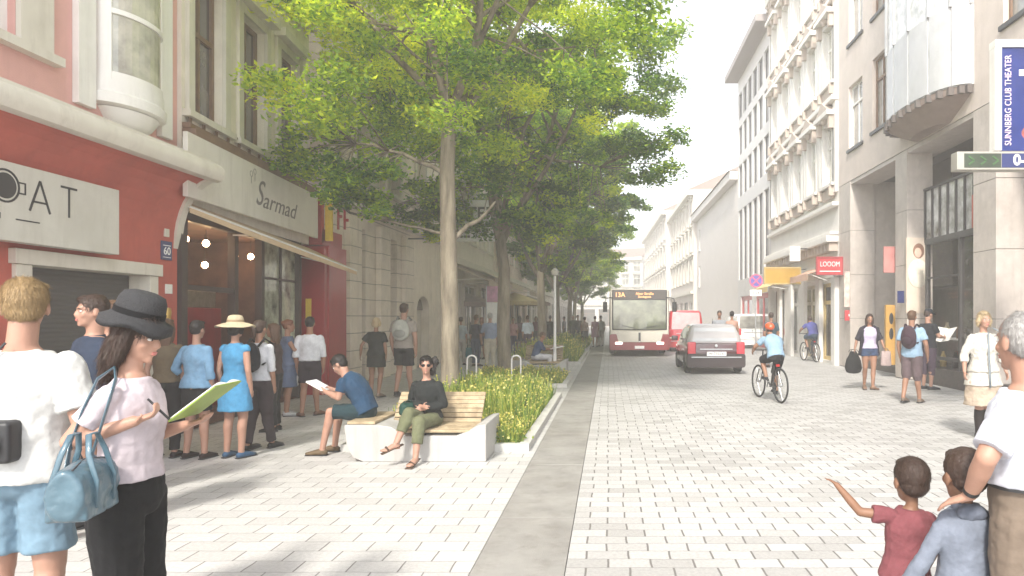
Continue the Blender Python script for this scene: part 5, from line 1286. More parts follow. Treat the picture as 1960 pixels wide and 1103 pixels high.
    for sd in (-1, 1):
        armf(b, sd, 0); legf(b, sd, 0)
        a = J['ankL' if sd < 0 else 'ankR']; t = J['toeL' if sd < 0 else 'toeR']; d = (t - a); d.z = 0 if abs(d.z) < .2 else d.z; dn = d.normalized()
        up = V3((0, 0, 1)) if abs(dn.z) < .7 else V3((0, 1, 0))
        heel = a - dn * .04 - up * .045
        b.loft([a + up * .02, a - up * .04], [.036, .034], n=10); b.loft([heel, heel + dn * .09 + up * .008, t - dn * .02, t + dn * .045], [(.030, .030), (.036, .036), (.044, .024), (.030, .014)], xd=dn.cross(up), n=12)
        # hand
        E, W_ = (J['elL'], J['wrL']) if sd < 0 else (J['elR'], J['wrR'])
        hd = (W_ - E).normalized()
        if hn and hn[0 if sd < 0 else 1]:
            q = hn[0 if sd < 0 else 1]; hd = V3(q[0]).normalized(); nn = V3(q[1])
        else: nn = V3((-sd, 0, 0))
        nn = (nn - hd * hd.dot(nn)).normalized(); wd = hd.cross(nn) * 1.0     # across palm
        fwd = wd if wd.y > 0 or (abs(wd.y) < .1 and wd.z > 0) else -wd; cu = curl[0 if sd < 0 else 1]; hk = ak * (.8 if kid else 1)
        b.loft([W_ - hd * .01, W_ + hd * .03 * hk, W_ + hd * .085 * hk], [(.026 * ak, .020 * ak), (.036 * hk, .017 * hk), (.040 * hk, .013 * hk)], xd=wd, n=12)
        for fi, (off, ln) in enumerate(((.030, .068), (.010, .078), (-.010, .073), (-.029, .058))):
            p0 = W_ + hd * .078 * hk + fwd * off * hk
            d1 = (hd * math.cos(cu * .6) + nn * math.sin(cu * .6)); d2 = (hd * math.cos(cu * 1.5) + nn * math.sin(cu * 1.5)); d3 = (hd * math.cos(cu * 2.3) + nn * math.sin(cu * 2.3))
            q1 = p0 + d1 * ln * .45 * hk; q2 = q1 + d2 * ln * .33 * hk; q3 = q2 + d3 * ln * .25 * hk
            b.loft([p0, q1, q2, q3], [.0095 * hk, .0092 * hk, .0085 * hk, .0068 * hk], n=8)
        th0 = W_ + hd * .025 * hk + fwd * .030 * hk; th1 = th0 + (hd * .5 + fwd * .75 + nn * .35).normalized() * .038 * hk; th2 = th1 + (hd * .85 + fwd * .25 + nn * .5).normalized() * .034 * hk
        b.loft([th0, th1, th2], [.013 * hk, .0105 * hk, .008 * hk], n=8)
    # ---- head
    K = (1.28 if kid else .97 if sex == 'f' else 1.0) * hs
    Hc = N + sp * (.02 if kid else .04) + V3((0, .022, .112 * K + (.0 if kid else .018)))
    if lean[1] > .2: Hc = N + sp * .04 + V3((0, .06, .10))
    HM = Matrix.Translation(Hc) @ Euler((R(head[1]), R(head[2]), R(head[0])), 'ZXY' if False else 'XYZ').to_matrix().to_4x4() @ Matrix.Scale(K, 4)
    b.loft([N - sp * .05, N + sp * .02, HM @ V3((0, -.018, -.055))], [(.060 * ak, .062 * ak), (.054 * ak, .056 * ak), (.052 * ak, .058 * ak)], n=14)
    def hell(mb, c, rr, n=14, h=10): mb.ell(c, rr, M=HM, n=n, h=h)
    hell(b, (0, -.012, .030), (.074, .094, .088), 18, 12); hell(b, (0, .020, -.018), (.060, .068, .082), 18, 12); hell(b, (0, .030, -.068), (.046, .050, .042))
    hell(b, (0, .070, -.092), (.021, .020, .018)); hell(b, (0, .074, .026), (.046, .016, .012))
    b.loft([HM @ V3(p) for p in ((0, .082, .020), (0, .094, -.006), (0, .102, -.023), (0, .090, -.032))], [.008 * K, .010 * K, .0125 * K, .009 * K], n=8)
    for sd in (-1, 1):
        hell(b, (sd * .036, .058, -.022), (.022, .022, .022)); hell(b, (sd * .077, -.006, -.006), (.009, .020, .032)); hell(b, (sd * .011, .096, -.030), (.008, .010, .008))
    hell(b, (0, .086, -.053), (.023, .011, .006)); hell(b, (0, .085, -.063), (.020, .011, .007))
    remeshed(b, 'body', skin(SK[sk] if isinstance(sk, str) else sk), r, vox, smooth=3 if vox > .008 else 4)
    if face:
        w_ = mat('eye_white', (.7, .68, .65), .3, 0) if 'ew' not in MT else MT['ew']; MT['ew'] = w_
        d_ = MT.setdefault('iris', mat('iris', (.03, .02, .015), .2, 0)); lp = MT.setdefault('lips', mat('lips', (.42, .14, .12), .45, .1))
        for sd in (-1, 1):
            b = MB(); hell(b, (sd * .031, .0745, .004), (.0135, .0105, .0065), 12, 8); e_ = b.build('eye', w_, r, smooth=True)
            b = MB(); hell(b, (sd * .031, .0835, .004), (.0058, .0035, .0058), 10, 6); b.build('iris', d_, e_, smooth=True)
            b = MB(); b.loft([HM @ V3((sd * x, y, z_)) for x, y, z_ in ((.014, .0905, .020), (.030, .0895, .026), (.048, .078, .021))], [.0028 * K, .0036 * K, .002 * K], n=6); b.build('eyebrow', hairm(HC[hair[1]] if hair[1] in HC else HC['dark']), r, smooth=True)
        b = MB(); hell(b, (0, .0915, -.0535), (.021, .0085, .0045)); hell(b, (0, .0905, -.0625), (.018, .0085, .0055)); remeshed(b, 'lips', lp, r, .0025, 1)
    # ---- hair
    st, hc = hair
    if st != 'none':
        b = MB()
        if st == 'bald': hell(b, (0, -.035, .012), (.079, .078, .070)); hell(b, (0, -.020, .035), (.077, .090, .085))
        elif st == 'kid': hell(b, (0, -.018, .040), (.083, .098, .090), 18, 12); hell(b, (0, -.045, -.005), (.070, .062, .060)); hell(b, (0, .045, .085), (.05, .04, .025))
        else:
            hell(b, (0, -.019, .042), (.082, .096, .090), 18, 12); hell(b, (0, -.045, .0), (.072, .058, .062)); hell(b, (.015, .035, .092), (.055, .048, .026))
        if st in ('long', 'shoulder'):
            l0 = .20 if st == 'long' else .12
            b.loft([HM @ V3(p) for p in ((0, -.03, .05), (0, -.065, -.04), (0, -.075, -.11), (0, -.07, -.11 - l0))], [(.075 * K, .05 * K), (.085 * K, .042 * K), (.088 * K, .038 * K), (.060 * K, .022 * K)], n=12, xd=spx)
            for sd in (-1, 1): b.loft([HM @ V3(p) for p in ((sd * .055, .0, .06), (sd * .066, -.012, -.01), (sd * .070, -.022, -.09), (sd * .070, -.03, -.09 - l0 * .45))], [.030 * K, .038 * K, .034 * K, .018 * K], n=8)
        if st == 'bun': hell(b, (0, -.095, .06), (.045, .04, .042)); 
        if st == 'pony': b.loft([HM @ V3(p) for p in ((0, -.09, .04), (0, -.135, .01), (0, -.13, -.08), (0, -.115, -.16))], [.02, .03, .026, .008], n=8)
        if st == 'bob': 
            for sd in (-1, 1): b.loft([HM @ V3(p) for p in ((sd * .058, .0, .06), (sd * .078, -.005, -.01), (sd * .078, -.012, -.075))], [.03 * K, .034 * K, .020 * K], n=8)
            hell(b, (0, -.06, -.04), (.078, .045, .055))
        ho = remeshed(b, 'hair', hairm(HC[hc]), r, max(.006, vox * .8), 1, folds=.007 if vox < .01 else .012, fscale=.022)
        if vox < .0105: strands(ho, HM, hairm(HC[hc]), 5200 if vox < .0095 else 2500, st)
    # ---- clothing
    if bottom:
        k = bottom[0]; m = cloth(bottom[1]); b = MB()
        if k in ('trousers', 'shorts', 'crop', 'wide'):
            fr_ = {'trousers': 1.97, 'shorts': .86, 'crop': 1.55, 'wide': 1.98}[k] if len(bottom) < 3 else bottom[2]; bag = {'trousers': .012, 'shorts': .022, 'crop': .014, 'wide': .030}[k]
            torso(b, .012, -.22, waist); b.ell(P + V3((0, -.01, -.03)), (.165, .125, .115))
            for sd in (-1, 1): legf(b, sd, .014, fr_, bag)
            remeshed(b, 'trousers' if fr_ > 1.2 else 'shorts', m, r, vox, 3, folds=.018, fscale=.11)
        elif k == 'skirt':
            hem = bottom[2]; fl = bottom[3] if len(bottom) > 3 else .03
            zz = [1.02, .93, (.93 + hem) / 2, hem]; b.loft([(0, .005, z_) for z_ in zz], [(.142, .105), (.178, .128), (.185 + fl * .5, .135 + fl * .5), (.180 + fl, .140 + fl)], n=24)
            remeshed(b, 'skirt', m, r, vox, 2, folds=.03, fscale=.10)
    if top:
        k = top.get('k', 'shirt'); m = cloth(top['c']); b = MB(); hem = top.get('hem', -.05); slv = top.get('s', .55); inf = top.get('i', .018)
        torso(b, inf, hem, .975, hem=top.get('fl', .008))
        if slv > 0:
            for sd in (-1, 1): armf(b, sd, inf * .42, slv, top.get('sf', .012) * .8)
        if k == 'dress':
            z1 = top['z']; fl = top.get('skirt', .05); b.loft([P + V3((0, .005, .08)), P + V3((0, 0, -.02)), V3((0, 0, (.91 + z1) / 2)), V3((0, .0, z1))], [(.150, .115), (.182, .132), (.19 + fl * .5, .14 + fl * .5), (.185 + fl, .14 + fl)], n=24)
        remeshed(b, 'dress' if k == 'dress' else 'shirt' if k == 'shirt' else k, m, r, vox, 3, folds=top.get('f', .018), fscale=.10)
        if top.get('collar'):
            b = MB(); b.loft([N - sp * .045, N - sp * .0 + V3((0, .004, 0))], [(.072, .070), (.066, .066)], n=18); b.build('collar', m, r, smooth='auto')
    if belt:
        b = MB(); pts = P + (N - P) * (waist - .02); rx, ry = interp(tab, waist - .02); b.loft([pts - V3((0, 0, .016)), pts + V3((0, 0, .016))], [(rx * fat + .030, ry + .034 + (fat - 1) * .05)] * 2, n=24); b.build('belt', MT['black'], r, smooth='auto')
    if shoe:
        for sd in (-1, 1):
            a = J['ankL' if sd < 0 else 'ankR']; t = J['toeL' if sd < 0 else 'toeR']; d = t - a; d.z = 0 if abs(d.z) < .2 else d.z; dn = d.normalized(); up = V3((0, 0, 1)) if abs(dn.z) < .7 else V3((0, 1, 0))
            heel = a - dn * .045 - up * .05; b = MB()
            b.loft([heel - dn * .012, heel + dn * .04 + up * .012, heel + dn * .12 + up * .006, t - dn * .01 - up * .002, t + dn * .055 - up * .006], [(.026, .030), (.040, .046), (.044, .038), (.048, .030), (.030, .016)], xd=dn.cross(up), n=14)
            so_ = b.build('shoe', cloth(shoe, .6), r, smooth=True)
            b = MB(); b.loft([heel - dn * .015 - up * .026, t + dn * .058 - up * .026], [(.042, .010), (.046, .008)], xd=dn.cross(up), n=12); b.build('sole', MT['rubber'], so_, smooth=True)
    # ---- hats and helmets
    if hatf: hatf(r, HM, K)
    r['_'] = 0; del r['_']
    return r, HM, J, (P, N, sp, spx, SL, SR)
def W2(root, p):      # local point of a person -> world (before depsgraph update)
    return root_m(root) @ V3(p)
def strands(ho, HM, m, n, st):
    me = ho.data; k = len(me.vertices); co = np.empty(k * 3); no = np.empty(k * 3); me.vertices.foreach_get('co', co); me.vertex_normals.foreach_get('vector', no)
    co = co.reshape(-1, 3); no = no.reshape(-1, 3); rg = np.random.default_rng(k); idx = rg.integers(0, k, n); p = co[idx]; nn = no[idx]
    c = np.array(HM @ Vector((0, -.01, .10))); d = p - c; d += rg.normal(size=d.shape) * .035; d[:, 2] -= .03
    t = d - nn * (d * nn).sum(1)[:, None]; t /= np.linalg.norm(t, axis=1)[:, None] + 1e-9
    ln = rg.uniform(.012, .032, n)[:, None] * (1.5 if st in ('long', 'shoulder', 'bob') else 1); s = np.cross(t, nn) * .0009
    a = p + nn * .0005; e = p + t * ln + nn * rg.uniform(.001, .007, n)[:, None]; V = np.stack([a - s, a + s, e + s * .5, e - s * .5], 1).reshape(-1, 3)
    o = quads_obj('hair_strands', V, rg.random(n), m, ho); tag(o, kind='stuff')
def L3(px_, Yr, yaw, H, pts):
    """real positions (pixel column, row, depth) of joints turned into a person's own frame"""
    Mi = (Matrix.Translation((at(px_, Yr), Yr, 0)) @ Matrix.Rotation(R(yaw), 4, 'Z') @ Matrix.Scale(H / 1.70, 4)).inverted()
    return {k: tuple(Mi @ V3(at(a, c, b_))) for k, (a, b_, c) in pts.items()}
def root_m(r): return Matrix.Translation(r.location) @ Euler(r.rotation_euler).to_matrix().to_4x4() @ Matrix.Scale(r.scale[0], 4)

def hat_sun(col, band, brim=.175, h_=.105, tiltx=-8, zc=.075):
    def f(r, HM, K):
        M = HM @ Matrix.Translation((0, -.015, zc)) @ Matrix.Rotation(R(tiltx), 4, 'X')
        b = MB(); n = 36; rs = []
        prof = [(.0, h_), (.045, h_ - .002), (.078, h_ - .014), (.092, h_ - .045), (.096, .035), (.098, .01), (.115, -.004), (.14, -.018), (brim, -.048), (brim + .004, -.054), (.14, -.026), (.112, -.012), (.094, -.004), (.09, .03), (.08, h_ - .05), (0, h_ - .01)]
        for q, z_ in prof:
            rs.append([M @ V3((q * math.cos(2 * PI * k / n) * .96, q * math.sin(2 * PI * k / n) * 1.06, z_ + (.010 * math.sin(2 * PI * k / n * 3 + 1) + .006 * math.sin(2 * PI * k / n * 5) if q > .12 else 0))) for k in range(n)])
        b.rings(rs); hat = b.build('sun_hat', mat('woven_hat', col, .85, .15, 30, .6, 130), r, smooth=True)
        b = MB(); b.rings([[M @ V3((.0995 * math.cos(2 * PI * k / n) * .97, .0995 * math.sin(2 * PI * k / n) * 1.06, z_)) for k in range(n)] for z_ in (.004, .034)]); b.build('hat_band', cloth(band), hat, smooth='auto')
    return f
def hat_cap(col):
    def f(r, HM, K):
        b = MB(); b.ell((0, -.012, .062), (.088, .102, .075), M=HM, n=18, h=10); b.loft([HM @ V3((0, .05, .07)), HM @ V3((0, .11, .062)), HM @ V3((0, .155, .052))], [(.075, .008), (.07, .007), (.045, .005)], n=12); remeshed(b, 'cap', cloth(col), r, .008, 2)
    return f
def hat_helmet(col):
    def f(r, HM, K):
        b = MB(); b.ell((0, -.02, .065), (.098, .135, .085), M=HM, n=20, h=12); h = remeshed(b, 'helmet', mat('helmet_shell', col, .4, .06, coat=.6), r, .008, 2)
        b = MB()
        for x in (-.05, 0, .05): b.ell((x, -.03, .140 - abs(x) * .5), (.010, .085, .010), M=HM)
        b.build('vent', MT['black'], h, smooth=True)
    return f

# ------------------------------------------------------------ bags and held things
def backpack(per, col, label, w_=.15, h_=.21, d_=.075, zo=.30, side=-1):
    root, HM, J, (P, N, sp, spx, SL, SR) = per; M = root_m(root)
    o = empty('backpack', M @ (P + V3((0, 0, 0))), root.rotation_euler.z, label, 'backpack', None, root.scale[0])
    c = (N - P) * (zo / .5) * 1.0 + V3((0, -.17 - 0, .0)); b = MB()
    b.ell(c, (w_, d_, h_)); b.ell(c + V3((0, .01, -h_ * .35)), (w_ * .98, d_ * 1.05, h_ * .6)); b.ell(c + V3((0, .02, h_ * .3)), (w_ * .85, d_ * .9, h_ * .6))
    remeshed(b, 'pack', cloth(col, .7), o, .012, 2, folds=.012)
    b = MB(); b.ell(c + V3((0, -d_ * .8, -h_ * .3)), (w_ * .7, d_ * .5, h_ * .38)); b.build('pocket', cloth(tuple(x * .8 for x in col), .7), o, smooth=True)
    for sd in (-1, 1):
        b = MB(); b.loft([c + V3((sd * w_ * .6, .03, h_ * .7)), (N - P) + V3((sd * .10, -.03, .045)), (N - P) + V3((sd * .115, .10, -.02)), (N - P) + V3((sd * .13, .13, -.16)), c + V3((sd * w_ * .95, .06, -h_ * .5))], [(.022, .006)] * 5, n=8); b.build('strap', cloth(tuple(x * .7 for x in col), .8), o, smooth=True)
    return o
def tote(loc, rz, size, col, label, handle=.22, name='shopping_bag', cat='bag', soft=False):
    o = empty(name, loc, rz, label, cat); w_, d_, h_ = size
    b = MB(); b.loft([(0, 0, -h_), (0, 0, -h_ * .93), (0, 0, -h_ * .75), (0, 0, -h_ * .4), (0, 0, 0)], ([(w_ * .5, d_ * .5), (w_ * .85, d_ * .85), (w_, d_), (w_ * .85, d_ * .9), (w_ * .35, d_ * .4)] if soft else [(w_ * .9, d_ * .9), (w_, d_), (w_, d_), (w_ * .95, d_), (w_ * .85, d_ * .5)]), n=20); remeshed(b, 'bag', cloth(col, .7), o, .012, 2, folds=.02)
    for sd in (-1, 1):
        b = MB(); b.tube([(-w_ * .45, sd * d_ * .35, -.01), (-w_ * .3, sd * d_ * .2, handle * .8), (0, 0, handle), (w_ * .3, sd * d_ * .2, handle * .8), (w_ * .45, sd * d_ * .35, -.01)], .007, 6); b.build('handle', cloth(tuple(x * .6 for x in col)), o, smooth=True)
    return o
DK = (.02, .02, .022)
def PX_(px, Y): return at(px, Y)
# ---------- foreground: woman in the black hat writing
LOWL = 'people in the foreground'
hw_Y = 2.93
# facing right: yaw=-90 -> local +Y is world +X ; local +X is world -Y (towards camera)
wy = person('woman in a black sun hat, pale tee and wide black trousers writing in a book', at(244, hw_Y), hw_Y, 1.67, -84, 'f', 'fair', ('shoulder', 'dark'),
   dict(c=(.54, .47, .50), s=.62, hem=.10, i=.014, fl=.008, sf=.020, f=.014), ('trousers', (.008, .008, .009)), (.03, .03, .03), vox=.0075, face=True, head=(0, -14, 0),
   joints=dict(elR=(.19, -.115, 1.17), wrR=(.13, .11, 1.245), elL=(-.17, .0, 1.13), wrL=(-.10, .20, 1.19)), lean=(0, .015, 0), hatf=hat_sun((.022, .022, .024), (.008, .008, .009), .138, .12, -3, .088),
   curl=(.35, .75), hn=(((.1, .9, .25), (0, -.3, 1)), ((-.05, .9, .35), (.2, -.4, .9))), group=LOWL)
wr_, HMw, Jw, _ = wy; Mw = root_m(wr_)
bk = empty('book', Mw @ V3((-.06, .30, 1.305)), wr_.rotation_euler.z, 'open green-backed notebook held by the woman in the black hat', 'book')
bk.rotation_euler = (R(38), 0, wr_.rotation_euler.z)
b = MB(); b.box(-.13, .13, -.12, .12, -.004, .004); b.build('cover', mat('book_green', (.22, .30, .05), .55, .1), bk, bevel=.002)
b = MB(); b.rings([[V3((x, y, .006 + .012 * math.sin(PI * abs(x) / .125))) for x in [(-.125 + .25 * k / 16) for k in range(17)]] + [V3((x, y, .004)) for x in (.125, -.125)] for y in (-.115, .117)]); b.build('pages', mat('paper', (.78, .77, .72), .7, .04), bk, smooth='auto')
pn = MB(); p0 = Mw @ (Jw['wrR'] + V3((-.03, .085, .03))); pn.tube([p0 + V3((.03, .0, -.03)), p0 + V3((-.06, .0, .055))], .005, 8); tag(pn.build('pen', DKM if 'DKM' in globals() else MT['black'], smooth=True), 'black pen in the hand of the woman in the black hat', 'pen')
# blue leather handbag with long strap
hb_ = empty('handbag', (at(160, 2.60), 2.60, .995), R(14), 'pale blue leather handbag hanging on a long strap from the woman in the black hat', 'handbag')
lea = mat('blue_leather', (.065, .12, .155), .35, .15, 6, .3, 45, coat=.3)
b = MB(); b.loft([(0, -.15, .0), (0, -.145, 0), (0, 0, .01), (0, .145, 0), (0, .15, 0)], [(.055, .075), (.065, .095), (.075, .105), (.065, .095), (.055, .075)], n=24, xd=(1, 0, 0)); b.box(-.07, .07, -.13, .13, -.095, -.04)
remeshed(b, 'bag_body', lea, hb_, .008, 3, folds=.014, fscale=.06)
for sd in (-1, 1):
    b = MB(); b.loft([(sd * .068, -.07, -.06), (sd * .072, -.07, .04), (sd * .045, -.065, .14), (sd * .03, -.03, .21), (sd * .03, .03, .21), (sd * .045, .065, .14), (sd * .072, .07, .04), (sd * .068, .07, -.06)], [(.011, .004)] * 8, n=8); b.build('handle', lea, hb_, smooth=True)
Mi = (Matrix.Translation(hb_.location) @ Matrix.Rotation(hb_.rotation_euler.z, 4, 'Z')).inverted() @ Mw
b = MB(); b.loft([(0, -.14, .04), Mi @ V3((.215, -.10, 1.14)), Mi @ V3((.215, -.05, 1.30)), Mi @ V3((.17, -.02, 1.425)), Mi @ V3((.09, .0, 1.47)), Mi @ V3((.16, .045, 1.425)), Mi @ V3((.215, .04, 1.30)), Mi @ V3((.205, -.02, 1.12)), (0.03, .14, .04)], [(.013, .004)] * 9, n=8, xd=(0, 1, 0)); b.build('strap', lea, hb_, smooth=True)
b = MB(); b.tube([(0.02, -.13, .095), (0.0, 0, .112), (0.02, .13, .095)], .003, 6); b.build('zip', MT['dark'], hb_)

# ---------- foreground: blond man in white tee
m1 = person('blond man in a white t-shirt and light blue shorts at the left edge', at(42, 3.05), 3.05, 1.80, 12, 'm', 'fair', ('short', 'blond'), dict(c=(.62, .62, .60), s=.75, hem=-.12, i=.032, fl=.02, sf=.02, f=.018), ('shorts', (.20, .31, .40), .80), (.6, .6, .6), vox=.009,
   joints=dict(elR=(.25, -.04, 1.10), wrR=(.24, .10, .86), elL=(-.25, .02, 1.12), wrL=(-.12, .24, 1.08)), group=LOWL, head=(20, 0, 0))
b = MB(); c = root_m(m1[0]) @ V3((-.20, .22, .0)); 
cb = empty('camera_bag', (at(2, 2.9), 2.9, 1.12), R(10), 'small black camera bag at the side of the blond man in the white tee', 'bag')
b = MB(); b.box(-.10, .06, -.05, .05, -.09, .09); b.build('case', MT['black'], cb, bevel=.02); b = MB(); b.lathe((0, 0, 0), [(0, 0), (.045, 0), (.045, .04), (0, .04)], M=Matrix.Translation((-.02, -.05, 0)) @ Matrix.Rotation(PI / 2, 4, 'X')); b.build('lens', MT['dark'], cb, smooth='auto')
b = MB(); b.tube([(-.08, 0, .08), (-.10, .02, .30), (-.02, .06, .42)], .006, 6); b.build('strap', MT['black'], cb)
# ---------- man in navy shirt behind
person('dark-haired man in a navy shirt striding behind the woman in the black hat', at(182, 5.3), 5.3, 1.80, 155, 'm', 'fair', ('short', 'dark'), dict(c=(.035, .05, .085), s=1.9, hem=-.1, collar=1), ('trousers', (.03, .03, .035)), DK, vox=.010, face=True, head=(-12, 0, 0), group=LOWL,
   joints=dict(ankL=(-.10, .28, .085), toeL=(-.12, .44, .05), kneeL=(-.10, .20, .50)))
person('man with light brown hair half hidden behind the navy-shirted man', at(214, 6.2), 6.2, 1.78, 150, 'm', 'fair', ('short', 'brown'), dict(c=(.05, .05, .06), s=1.9, hem=-.1), ('trousers', DK), DK, vox=.016, face=True)
# ---------- group looking at the shop
G = 'people standing at the shop'
person('woman with light brown hair, olive top and dark trousers beside the black sun hat', at(318, 8.0), 8.0, 1.62, 12, 'f', 'fair', ('long', 'brown'), dict(c=(.17, .13, .08), s=.3, hem=.0), ('trousers', (.02, .018, .02)), (.03, .02, .02), vox=.014, group=G)
person('woman in a light blue rolled-sleeve shirt and short black skirt seen from behind', at(376, 7.95), 7.95, 1.60, -6, 'f', 'fair', ('short', 'black'), dict(c=(.23, .42, .62), s=1.35, hem=-.10, i=.028, fl=.02, f=.018), ('skirt', (.016, .016, .018), .60, .0), (.03, .015, .015), vox=.012, group=G, joints=dict(elL=(-.27, -.03, 1.12), wrL=(-.20, .14, .98), ankL=(-.12, -.02, .085), ankR=(.12, -.02, .085)))
tt = person('woman in a bright blue sleeveless dress under a pale straw hat', at(450, 8.0), 8.0, 1.62, -10, 'f', 'fair', ('bob', 'black'), dict(c=(.09, .33, .58), s=.15, k='dress', z=.58, hem=-.05, skirt=.03, i=.02, f=.018), None, (.05, .12, .22), vox=.012, group=G, hatf=hat_sun((.50, .42, .28), (.45, .33, .2), .23, .10, 0))
p_ = person('woman in a white blouse and dark trousers carrying a black backpack by the shop window', at(496, 8.5), 8.5, 1.60, -8, 'f', 'tan', ('pony', 'dark'), dict(c=(.66, .66, .68), s=1.1, hem=-.02, i=.026), ('trousers', (.05, .035, .04)), DK, vox=.013, group=G, joints=dict(ankL=(-.08, -.14, .085), ankR=(.10, .12, .085), toeR=(.11, .27, .03)))
backpack(p_, (.014, .016, .022), 'black backpack on the woman in the white blouse', .13, .20, .08)
person('woman in a grey blue sleeveless dress leaning towards the man in the white shirt', at(550, 11.4), 11.4, 1.60, -60, 'f', 'tan', ('bun', 'red'), dict(c=(.13, .17, .27), s=.2, k='dress', z=.52, hem=-.05, skirt=.04, i=.03, f=.018), None, (.5, .5, .5), vox=.014, group=G, joints=dict(elR=(.20, .10, 1.18), wrR=(.10, .28, 1.30), elL=(-.20, .10, 1.16), wrL=(-.06, .28, 1.24)))
mm = person('black-haired man in a white shirt and dark shorts beside the red pillar', at(593, 11.4), 11.4, 1.64, 14, 'm', 'tan', ('short', 'black'), dict(c=(.72, .73, .76), s=1.2, hem=.05, i=.022), ('shorts', (.04, .03, .04), .78), (.20, .10, .06), vox=.014, group=G, joints=dict(ankL=(-.11, -.10, .085), toeL=(-.2, .03, .03), ankR=(.11, .05, .085), toeR=(.2, .16, .03)))
tote(root_m(mm[0]) @ V3((-.26, .06, .70)), .2, (.07, .04, .17), (.6, .58, .55), 'small white paper bag in the left hand of the man in the white shirt', .14)
person('person in a dark jacket deep inside the doorway of the shop', at(505, 9.6), 9.9, 1.55, 100, 'f', 'tan', ('long', 'brown'), dict(c=(.08, .05, .045), s=1.9), ('trousers', DK), DK, vox=.016, group=G)
# ---------- couple walking away behind the bench
person('fair-haired woman in a loose short black dress walking away beyond the bench', at(720, 14.0), 14.0, 1.63, 4, 'f', 'tan', ('bob', 'straw'), dict(c=(.035, .04, .035), s=.6, k='dress', z=.66, hem=-.05, skirt=.02, i=.04, sf=.04, f=.018), None, (.4, .3, .25), vox=.015, joints=dict(elL=(-.30, -.03, 1.12), wrL=(-.34, .03, .90), ankR=(.09, -.16, .12), kneeR=(.09, .03, .50)))
p_ = person('tall dark-haired man in a grey tee and black shorts walking away', at(773, 14.2), 14.2, 1.92, -4, 'm', 'fair', ('short', 'dark'), dict(c=(.42, .37, .33), s=.6, hem=-.08, i=.03), ('shorts', (.025, .025, .028), .80), (.03, .03, .03), vox=.015, joints=dict(ankL=(-.09, -.15, .12), kneeL=(-.09, .03, .50), ankR=(.09, .12, .085), toeR=(.1, .27, .03)))
backpack(p_, (.50, .50, .46), 'pale grey drawstring backpack on the tall man in black shorts', .16, .20, .07)

# ---------- seated on the front bench
sm_ = person('man in navy tee and shorts bent over papers, seated at the bench\'s left end', at(700, 8.20), 8.20, 1.62, 86, 'm', 'fair', ('short', 'black'), dict(c=(.022, .065, .13), s=.65, hem=-.1, i=.03), ('shorts', (.02, .05, .06), .88), (.16, .11, .06), seat=.455 / .953, vox=.010, face=True, lean=(0, .23, -.06), head=(0, -38, 0),
   joints=dict(elL=(-.20, .26, .74), wrL=(-.10, .48, .80), elR=(.20, .26, .74), wrR=(.10, .46, .80), kneeL=(-.13, .40, .55), kneeR=(.13, .42, .52), ankL=(-.13, .50, .085), ankR=(.12, .46, .085), toeL=(-.14, .65, .03), toeR=(.13, .61, .03)), curl=(.8, .8), group='people sitting on the benches')
Ms = root_m(sm_[0]); r = empty('papers', Ms @ V3((0, .60, .86)), sm_[0].rotation_euler.z, 'white folded papers held by the seated man in navy', 'papers'); r.rotation_euler = (R(28), 0, sm_[0].rotation_euler.z)
b = MB(); b.box(-.14, .14, -.10, .12, 0, .004); b.build('front_sheet', mat('paper_white', (.78, .78, .76), .7, .04), r); b = MB(); b.box(-.12, .13, -.08, .13, .006, .009); b.build('top_sheet', mat('paper_white', (.76, .77, .78), .7, .04), r)
sw = person('woman in sunglasses, dark jacket and olive trousers sitting cross-legged on the front bench', at(820, 8.05), 8.05, 1.60, 172, 'f', 'fair', ('bun', 'black'), dict(c=(.022, .026, .026), s=1.8, hem=-.02, i=.024, f=.018), None, None, seat=.385 / .94, vox=.010, face=False, lean=(.0, .02, 0), head=(22, 0, 0),
   joints=dict(elL=(-.22, .02, .66), wrL=(.02, .20, .62), elR=(.24, .0, .66), wrR=(-.02, .22, .66), hipL=(-.09, 0, .47), hipR=(.09, 0, .47), kneeL=(-.06, .42, .50), kneeR=(.07, .42, .60), ankL=(-.06, .52, .10), ankR=(.16, .56, .27), toeL=(-.06, .68, .04), toeR=(.26, .66, .20)), group='people sitting on the benches', curl=(.6, .6))
rt, HMs, Js, (P, N, sp, spx, SL, SR) = sw; 
def extra_legs(rt, J, P, frac, col, inf=.022, bag=.02):
    b = MB(); b.ell(P + V3((0, -.01, -.02)), (.172, .135, .12))
    for sd in ('L', 'R'):
        h, k, a = J['hip' + sd], J['knee' + sd], J['ank' + sd]; e = k.lerp(a, frac)
        b.ell(h, (.10,) * 3); b.loft([h, h.lerp(k, .5), k], [.105, .092, .078], n=14); b.ell(k, (.078,) * 3); b.loft([k, k.lerp(e, .5), e], [.076, .074, .066], n=14)
    return remeshed(b, 'trousers', cloth(col), rt, .010, 3, folds=.022)
extra_legs(rt, Js, P, .62, (.17, .18, .10))
sand = cloth((.10, .06, .04), .6)
for sd in ('L', 'R'):
    a, t = Js['ank' + sd], Js['toe' + sd]; dn = (t - a).normalized(); up = V3((0, 0, 1)) if abs(dn.z) < .8 else V3((0, 1, 0)); up = (up - dn * dn.dot(up)).normalized(); b = MB()
    b.loft([a - dn * .06 - up * .055, t + dn * .05 - up * .02], [(.036, .010), (.044, .009)], xd=dn.cross(up)); b.loft([t - dn * .03 - dn.cross(up) * .05 - up * .01, t - dn * .03 + up * .03, t - dn * .03 + dn.cross(up) * .05 - up * .01], [(.012, .006)] * 3, xd=dn); b.loft([a - dn.cross(up) * .035, a + up * .0 + dn * .04, a + dn.cross(up) * .035], [.006] * 3); b.build('sandal', sand, rt, smooth=True)
b = MB()
for sd in (-1, 1): b.ell((sd * .031, .085, .004), (.026, .008, .019), M=HMs)
